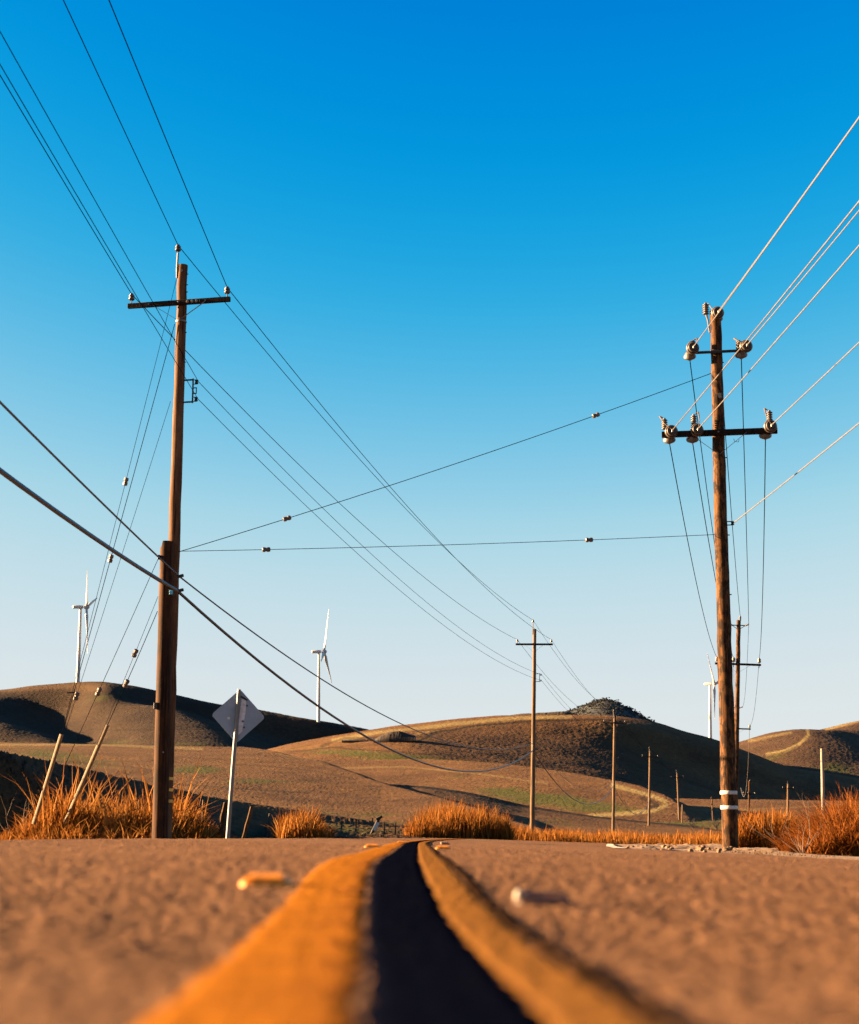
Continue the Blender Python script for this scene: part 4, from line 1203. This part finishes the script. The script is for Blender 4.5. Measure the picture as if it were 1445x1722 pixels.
for a_, b_, nm in ((L0.pt, L1.pt, 'pole top'), (L0.pl, L1.pl, 'left crossarm end'), (L0.pr, L1.pr, 'right crossarm end')):
    wire('power_line', a_, a_ + OFF, .3, RW, 'wire_dark', 'dark wire from the %s of the tall left pole to the picture edge' % nm, 'wire', GP)
    wire('power_line', a_, b_, 1.0, RW, 'wire_dark', 'dark wire from the tall left pole to the centre pole %s' % nm, 'wire', GP)
for k, nm in ((0, 'upper'), (1, 'lower')):
    wire('power_line', L0.rk[k], L0.rk[k] + OFF, .32, .008, 'wire_dark', 'thin wire rising leftward from the %s spool of the tall left pole' % nm, 'wire', GP)
    wire('power_line', L0.rk[k], L1.rk[k], 1.1, .008, 'wire_dark', 'thin wire from the %s spool of the tall left pole to the centre pole' % nm, 'wire', GP)
names = ['the centre pole to the next', 'pole two to pole three of the row', 'pole three to pole four of the row']
for i, (p, q_) in enumerate(((L1, L2), (L2, L3), (L3, L4))):
    for a_, b_, nm in ((p.pt, q_.pt, 'top'), (p.pl, q_.pl, 'left arm end'), (p.pr, q_.pr, 'right arm end')):
        wire('power_line', a_, b_, 1.0, .011, 'wire_dark', 'fine wire from the %s of %s' % (nm, names[i]), 'wire', GP, 18)
for k, nm in ((0, 'upper'), (1, 'lower')):
    e = L2.w((.35, 0, L2.zl(1240 + 5 * k)))
    wire('power_line', L1.rk[k], e, 1.0, .009, 'wire_dark', 'fine wire from the %s spool of the centre pole to the next pole' % nm, 'wire', GP, 18)
# cables
wire('telephone_cable', L0.c1, L0.c1 + OFF + Vector((0, 0, 1.35)), .5, .019, 'cable', 'upper dark cable from the left edge to the tall left pole', 'cable', 'telephone cables')
wire('telephone_cable', L0.c2, L0.c2 + OFF + Vector((0, 0, 1.0)), 1.2, .034, 'cable', 'thick lower cable entering from the left edge to the tall left pole', 'cable', 'telephone cables')
wire('telephone_cable', L0.c2 + Vector((-.03, -.01, .055)), L0.c2 + OFF + Vector((-.03, -.01, 1.055)), 1.2, .016, 'cable', 'slim strand along the top of the thick cable at the left edge', 'cable', 'telephone cables')
wire('telephone_cable', L0.c1, L1.c1, 1.75, .019, 'cable', 'upper slim cable sagging from the tall left pole to the centre pole', 'cable', 'telephone cables', 40)
wire('telephone_cable', L0.c2, L1.c2, 2.55, .036, 'cable', 'thick cable sagging deeply from the tall left pole to the centre pole', 'cable', 'telephone cables', 40)
wire('telephone_cable', L1.c2, L2.c2, 2.6, .032, 'cable', 'thick cable sagging from the centre pole to the next pole on its right', 'cable', 'telephone cables', 30)
wire('telephone_cable', L1.c1, L2.c1, 1.9, .014, 'cable', 'slim cable sagging from the centre pole to the next pole on its right', 'cable', 'telephone cables', 30)
wire('telephone_cable', L2.c2, L3.c2, 2.4, .03, 'cable', 'thick cable sagging on from the second pole right of the centre', 'cable', 'telephone cables', 24)
# span wires across the road
wire('span_wire', at(301, 928, 36.9), R1.w((-R1.r(R1.zl(630)), -.03, R1.zl(628))), .12, .009, 'wire_dark', 'slanting wire over the road rising to the upper part of the right pole', 'wire', GS, 30, (.187, .765))
wire('span_wire', at(301, 927, 36.9), R1.w((-R1.r(R1.zl(899)), -.03, R1.zl(899))), .05, .0075, 'wire_dark', 'nearly level wire over the road between the two large poles', 'wire', GS, 30, (.152, .75))
# guy wires of the left pole: down to guards and anchors on the left
g1t, g2t = at(104, 1235, 38.0), at(181, 1219, 38.0)
def guard(o, top, bot):
    m = MB(); m.tube([bot, bot.lerp(top, .5), top], [.05, .05, .05], 8); m.build('guy_guard', M['guard'], o)
def guy(A, top, bot, r, label, ins=(), grd=None, bend=0.03):
    o = wire('guy_wire', A, bot if top is None else top, bend, r, 'wire_dark', label, 'guy wire', GG, 16, ins)
    if grd: guard(o, *grd)
    return o
guy(at(297, 470, 37), g1t, None, .006, 'faint guy wire from the top of the tall left pole to the leftmost guard', (.45,))
guy(at(294, 545, 36.9), g1t + Vector((.02, -.03, 0)), None, .0085, 'guy wire from under the left pole crossarm, ending in the leftmost yellow guard', (.575,), (g1t, at(57, 1386, 38.2)))
guy(at(287, 675, 37), g1t + Vector((.05, .03, 0)), None, .0055, 'thin guy wire from the rack height of the left pole to the leftmost guard', (.885,))
guy(at(267, 938, 36.6), at(95, 1318, 38), None, .007, 'guy wire from the top of the stub pole to the ground between the guards', (.585,))
guy(at(266, 1003, 36.6), at(163, 1253, 38), None, .0055, 'thin guy wire from the stub pole with an insulator above the hill line', (.37,))
guy(at(265, 1028, 36.6), g2t, None, .0085, 'guy wire from the stub pole ending in the right yellow guard', (.62,), (g2t, at(110, 1384, 38.2)))
m = MB(); m.tube([at(113, 1165, 38), at(128, 1164, 38)], .02, 6)
tag(m.build('guy_spreader', M['iron'], None), 'little dark spreader bar joining the leftmost guy wires', 'spreader')

# right pole: heavy bright wires going up out of the picture
BACK = Vector((4.06, -70, 2.0))
RN = ['lower left insulator', 'lower middle insulator', 'lower right insulator', 'upper left insulator', 'upper right insulator', 'pole top insulator']
for k in range(6):
    wire('power_line', R1.din[k], R1.din[k] + BACK, .6, .014, 'wire_light', 'bright wire from the %s of the near right pole to the right edge' % RN[k], 'wire', GP, 30)
wire('power_line', R1.sec, R1.sec + BACK, .6, .013, 'wire_light', 'lowest bright wire from the side clevis of the right pole to the right edge', 'wire', GP, 30)
# and on to the poles behind
for k, e in ((0, R2.low[0]), (1, R2.low[1]), (2, R2.low[2]), (3, R2.up[0]), (4, R2.up[1]), (5, R2.tp)):
    wire('power_line', R1.dout[k], e, .9, .013, 'wire_dark', 'dark wire from the %s of the near right pole backwards' % RN[k], 'wire', GP, 30)
R2N = ['left pin', 'middle pin', 'right pin', 'upper left arm', 'upper right arm', 'top']
for k, (a_, b_) in enumerate(((R2.low[0], R3.low[0]), (R2.low[1], R3.low[1]), (R2.low[2], R3.low[2]), (R2.up[0], R3.up[0]), (R2.up[1], R3.up[1]), (R2.tp, R3.tp))):
    wire('power_line', a_, b_, 1.0, .011, 'wire_dark', 'fine wire from the %s of the half hidden right pole backwards' % R2N[k], 'wire', GP, 18)
wire('power_line', R3.low[2], at(1246, 1325, 200), 3.2, .02, 'wire_light', 'pale wire drooping in front of the blue shaded hill beside the right poles', 'wire', GP, 24)

# ------------------------------------------------------------------ wind turbines
def turbine(base, hub, D, L, angs, k, label, rt=2.0, cone=5):
    b = at(*base, D); h = at(*hub, D)
    tw_top = Vector((h.x - L * .075, D, h.z - L * .02))
    r = empty('wind_turbine', b); tag(r, label, 'wind turbine', 'wind turbines on the hills')
    o = lambda v: Vector(v) - b
    m = MB(); m.tube([o(b) + Vector((0, 0, -4)), o(b).lerp(o(tw_top), .5), o(tw_top)], [rt, rt * .82, rt * .62], 20); m.build('tower', M['white_paint'], r)
    ax = Vector((math.cos(k), -math.sin(k), 0)); sx = Vector((math.sin(k), math.cos(k), 0)); up = Vector((0, 0, 1))
    R = Matrix((ax, sx, up)).transposed()
    m = MB(); m.box(o(tw_top) + ax * (-L * .055) + up * L * .035, (L * .22, L * .062, L * .066), R, L * .015); m.build('nacelle', M['white_paint'], r)
    hc = o(tw_top) + ax * (L * .12) + up * L * .035
    m = MB(); m.lathe([(L*.035, -L*.05), (L*.045, -L*.02), (L*.045, L*.02), (L*.03, L*.05), (.05, L*.065)], 14, hc, ax); m.build('hub', M['white_paint'], r)
    for a in angs:
        d = up * math.cos(RAD(a)) - sx * math.sin(RAD(a)); d = (d + ax * math.tan(RAD(cone))).normalized()
        c = ax.cross(d).normalized(); nrm = d.cross(c).normalized()
        vs = []; st_ = [(0, .030, .030, 0), (.08, .032, .028, 10), (.2, .075, .02, 22), (.45, .055, .013, 12), (.75, .036, .008, 6), (.95, .02, .005, 2), (1, .006, .003, 0)]
        for t, cw, th, twi in st_:
            ct = c * math.cos(RAD(twi)) + nrm * math.sin(RAD(twi)); nn = nrm * math.cos(RAD(twi)) - c * math.sin(RAD(twi))
            for q in range(10):
                an = 2 * math.pi * q / 10
                vs.append(hc + d * (t * L) + ct * (math.cos(an) * cw * L * .75) + nn * (math.sin(an) * th * L * .9))
        fs = [(i*10+q, i*10+(q+1) % 10, (i+1)*10+(q+1) % 10, (i+1)*10+q) for i in range(len(st_)-1) for q in range(10)] + [tuple(range(60, 70))]
        m = MB(); m.add(vs, fs); m.build('blade', M['white_paint'], r)
turbine((131, 1151), (142, 1022), 1095, 34, (49.6, 169.6, 289.6), RAD(-4.5), 'white wind turbine on the far left ridge, behind the guy wires', 1.4)
turbine((536, 1213), (542, 1097), 1088, 31, (-9.7, 230.3, 110.3), RAD(5), 'white wind turbine in the middle with one blade pointing up', 1.2, 4)
turbine((1194.5, 1262), (1199, 1151), 1000, 24, (43, 163, 283), RAD(29), 'white wind turbine partly hidden by the near right pole', 1.2, 4)

# ------------------------------------------------------------------ road sign seen from behind
def road_sign():
    D = 32.0
    b = at(381.5, 1420, D); t = at(402.5, 1159.5, D)
    r = empty('road_sign', b); tag(r, 'bare grey back of a diamond road sign on a leaning post', 'road sign')
    m = MB(); m.tube([Vector((0, 0, -.2)), (t - b) * .5, t - b], [.042, .041, .038], 14); m.build('post', M['galv'], r)
    d = (t - b).normalized()
    yaw = RAD(9)
    c = at(400.5, 1204, D) - b + Vector((0, .055, 0))
    ux = Vector((math.cos(yaw), math.sin(yaw), -.045)).normalized(); uz = (d - ux * ux.dot(d)).normalized(); un = ux.cross(uz)
    s = .545; rc = .055
    out_ = []
    for k, (cx, cz) in enumerate(((s, 0), (0, s), (-s, 0), (0, -s))):
        ang0 = k * 90
        rr_ = rc * 1.2; cc = (cx * (1 - rr_ * 1.414 / s), cz * (1 - rr_ * 1.414 / s))
        for q in range(7):
            a = RAD(ang0 - 45 + q * 15)
            out_.append((cc[0] + rr_ * math.cos(a), cc[1] + rr_ * math.sin(a)))
    n = len(out_); vs = []
    for off in (-.0025, .0025):
        for u, v in out_: vs.append(c + ux * u + uz * v + un * off)
    fs = [tuple(reversed(range(n))), tuple(range(n, 2 * n))] + [(i, (i+1) % n, n + (i+1) % n, n + i) for i in range(n)]
    m = MB(); m.add(vs, fs); pl = m.build('plate', M['sign'], r, smooth=False)
    # pale worn strip beside the post
    f = -un if un.y > 0 else un
    st_ = [(.045, .35), (.135, .33), (.14, .1), (.13, -.02), (.115, -.12), (.1, -.3), (.02, -.38), (.01, -.1)]
    st_.reverse()
    vs = [c + ux * u + uz * v + f * .006 for u, v in st_] + [c + ux * u + uz * v + f * .003 for u, v in st_]
    k = len(st_)
    m = MB(); m.add(vs, [tuple(range(k)), tuple(reversed(range(k, 2 * k)))] + [(i, k + i, k + (i+1) % k, (i+1) % k) for i in range(k)]); m.build('pale_strip', simple_mat('pale_strip', (.66, .65, .66), .5, 0, .2, 14), pl, smooth=False)
    for zz in (.42, -.32):
        m = MB(); m.lathe([(.016, 0), (.016, .02), (.01, .03)], 8, c + uz * zz * .9 + Vector((-.02 + .0, -.1, 0)) , (0, -1, 0)); m.build('bolt', M['galv'], r)
    m = MB(); m.lathe([(.02, 0), (.02, .02), (.01, .03)], 8, c + ux * .1 + uz * -.1 + f * .005, f); m.build('bolt', M['galv'], r)
    for uu, vv in ((.16, .22), (.13, -.22)):
        m = MB(); m.lathe([(.017, 0), (.017, .018), (.009, .028)], 8, c + ux * uu + uz * vv + f * .004, f); m.build('bolt', M['iron'], r)
    m = MB(); m.box(c + ux * -.2 + uz * -.05 + f * .004, (.07, .002, .05)); m.build('sticker', M['band_white'], pl)
    m = MB(); m.beam(c + ux * .02 + uz * .4 + f * .012, c + ux * .16 + uz * .33 + f * .012, .012, .035); m.build('bracket', M['iron'], r)
road_sign()

# ------------------------------------------------------------------ fence posts
def fpost(bp, tp, D, r, label, mat='post_wood', name='fence_post', grp=None):
    b, t = at(*bp, D), at(*tp, D); b = b + (b - t) * .15
    m = MB(); pts = [b.lerp(t, k / 6) + Vector((random.gauss(0, r * .12), random.gauss(0, r * .12), 0)) for k in range(7)]
    m.tube(pts, [r * random.uniform(.85, 1.12) for _ in range(7)], 9)
    o = m.build(name, M[mat], None); tag(o, label, 'fence post', grp); return o
fpost((409, 1412), (424, 1357), 45, .055, 'leaning weathered fence post just right of the sign post')
fpost((369, 1414), (379, 1350), 42, .07, 'broken brown fence post touching the left side of the sign post')
fpost((341, 1388), (342.5, 1345), 44, .03, 'pale upright stick among the reeds left of the sign', 'pole_pale')
fpost((333, 1395), (351, 1362), 44, .035, 'slanting grey stick among the reeds left of the sign', 'post_wood')
fpost((450, 1412), (453.5, 1368), 50, .03, 'thin dark stake between the sign and the small reed patch', 'post_iron')
def tfence():
    D = 74.0
    r = empty('wire_fence', at(620, 1412, D)); o0 = r.location.copy()
    tag(r, 'low wire fence of dark stakes in front of the green field', 'fence')
    for px, top in ((573, 1382), (597.5, 1379), (625, 1376), (645.5, 1382), (664, 1383)):
        b, t = at(px, 1418, D), at(px + 2, top, D)
        m = MB(); m.beam(b - o0, t - o0, .05, .045, up=(0, 1, 0)); m.beam(b - o0 + Vector((0, .03, 0)), t - o0 + Vector((0, .03, 0)), .015, .05, up=(0, 1, 0)); m.build('post', M['post_iron'], r)
    for dz in (1390, 1398, 1405):
        m = MB(); pts = []
        for px in np.linspace(560, 690, 12): pts.append(at(px, dz + random.uniform(-.4, .4), D) - o0)
        m.tube(pts, .006, 4); m.build('wire', M['iron'], r)
tfence()
o = fpost((620, 1412), (639, 1374), 73, .075, 'thick leaning post with a white tag in the wire fence', 'post_iron')
m = MB(); m.beam(at(629, 1396, 72.85), at(636, 1383, 72.85), .012, .16, up=(1, 0, 0)); m.build('white_tag', M['band_white'], o)
m = MB(); m.beam(at(632, 1378, 72.9), at(643, 1373, 72.9), .1, .12, bevel=.02); m.build('cap', M['post_iron'], o)

# ------------------------------------------------------------------ raised road markers
def marker(px, D, label, kind):
    X = (px - 722.5) / 2707 * D; Z = float(road_base(np.array([X]), np.array([D]))[0]) + .004
    r = empty('road_marker', (X, D, Z)); tag(r, label, 'road marker', 'raised road markers')
    m = MB(); w_, d_, h = .115, .1, .022
    vs = []
    for (sx_, sy_, z) in ((1, 1, -.006), (1, 1, .003), (.62, .2, h), ):
        for cx, cy in ((-1, -.8), (-.8, -1), (.8, -1), (1, -.8), (1, .8), (.8, 1), (-.8, 1), (-1, .8)): vs.append((cx * w_ / 2 * sx_, cy * d_ / 2 * sy_, z))
    fs = [(i, (i+1) % 8, 8 + (i+1) % 8, 8 + i) for i in range(8)] + [(8+i, 8 + (i+1) % 8, 16 + (i+1) % 8, 16 + i) for i in range(8)] + [tuple(range(16, 24))]
    m.add(vs, fs); m.build('body', M['marker_brown'] if kind == 'worn' else M['marker_yellow'], r, smooth=False)
    if kind == 'worn':
        m = MB(); m.lathe([(.011, 0), (.013, .010), (.009, .020), (.003, .023)], 10, (-.046, -.02, .004)); m.build('chip', M['marker_white'], r)
    else:
        m = MB(); m.beam((-.042, -.042, .013), (.042, -.042, .013), .012, .008, up=(0, -.5, 1)); m.build('reflector', M['marker_yellow'], r)
marker(450, 3.75, 'yellow raised marker nearest the viewer, left of the centre lines', 'y')
marker(910, 3.35, 'dirty brown raised marker with a white chip, right of the centre lines', 'worn')
marker(626, 12, 'yellow raised marker at middle distance left of the centre lines', 'y')
marker(745, 12, 'yellow raised marker at middle distance right of the centre lines', 'y')
marker(675, 20, 'farthest yellow raised marker left of the centre lines', 'y')
marker(749, 20, 'farthest dark raised marker right of the centre lines', 'worn')

# ------------------------------------------------------------------ base colours down to daylight albedos (the exposure is set for them)
ALBEDO = {'turbine_white': .42, 'white_band': .5, 'sign_back_aluminium': .55, 'creosote_pole_wood': .22, 'yellow_tag': 1.0, 'blue_tag': .9, 'pale_strip': .7, 'dry_reed': .36, 'rust_brush': .36, 'left_ridge_grass': .21, 'worn_chip_seal': .33, 'hazed_oak_wood': .17, 'shaded_blue_wire': .15, 'marker_yellow': 1.0, 'shoulder_dirt': .5, 'white_road_paint': .75, 'dry_valley_ground': .36, 'weathered_pole_wood': .33, 'bleached_pole_wood': .4, 'marker_white': .2, 'yellow_road_paint': .36, 'worn_yellow_road_paint': .32}
for m in bpy.data.materials:
    if not m.use_nodes: continue
    t = m.node_tree; k = ALBEDO.get(m.name, .27)
    for b in [n for n in t.nodes if n.type in ('BSDF_PRINCIPLED', 'BSDF_TRANSLUCENT')]:
        i = b.inputs['Base Color'] if 'Base Color' in b.inputs else b.inputs['Color']
        if i.is_linked:
            src = i.links[0].from_socket
            t.links.new(mixc(t, 1.0, src, (k, k, k), 'MULTIPLY'), i)
        else:
            c = i.default_value; i.default_value = (c[0] * k, c[1] * k, c[2] * k, 1)
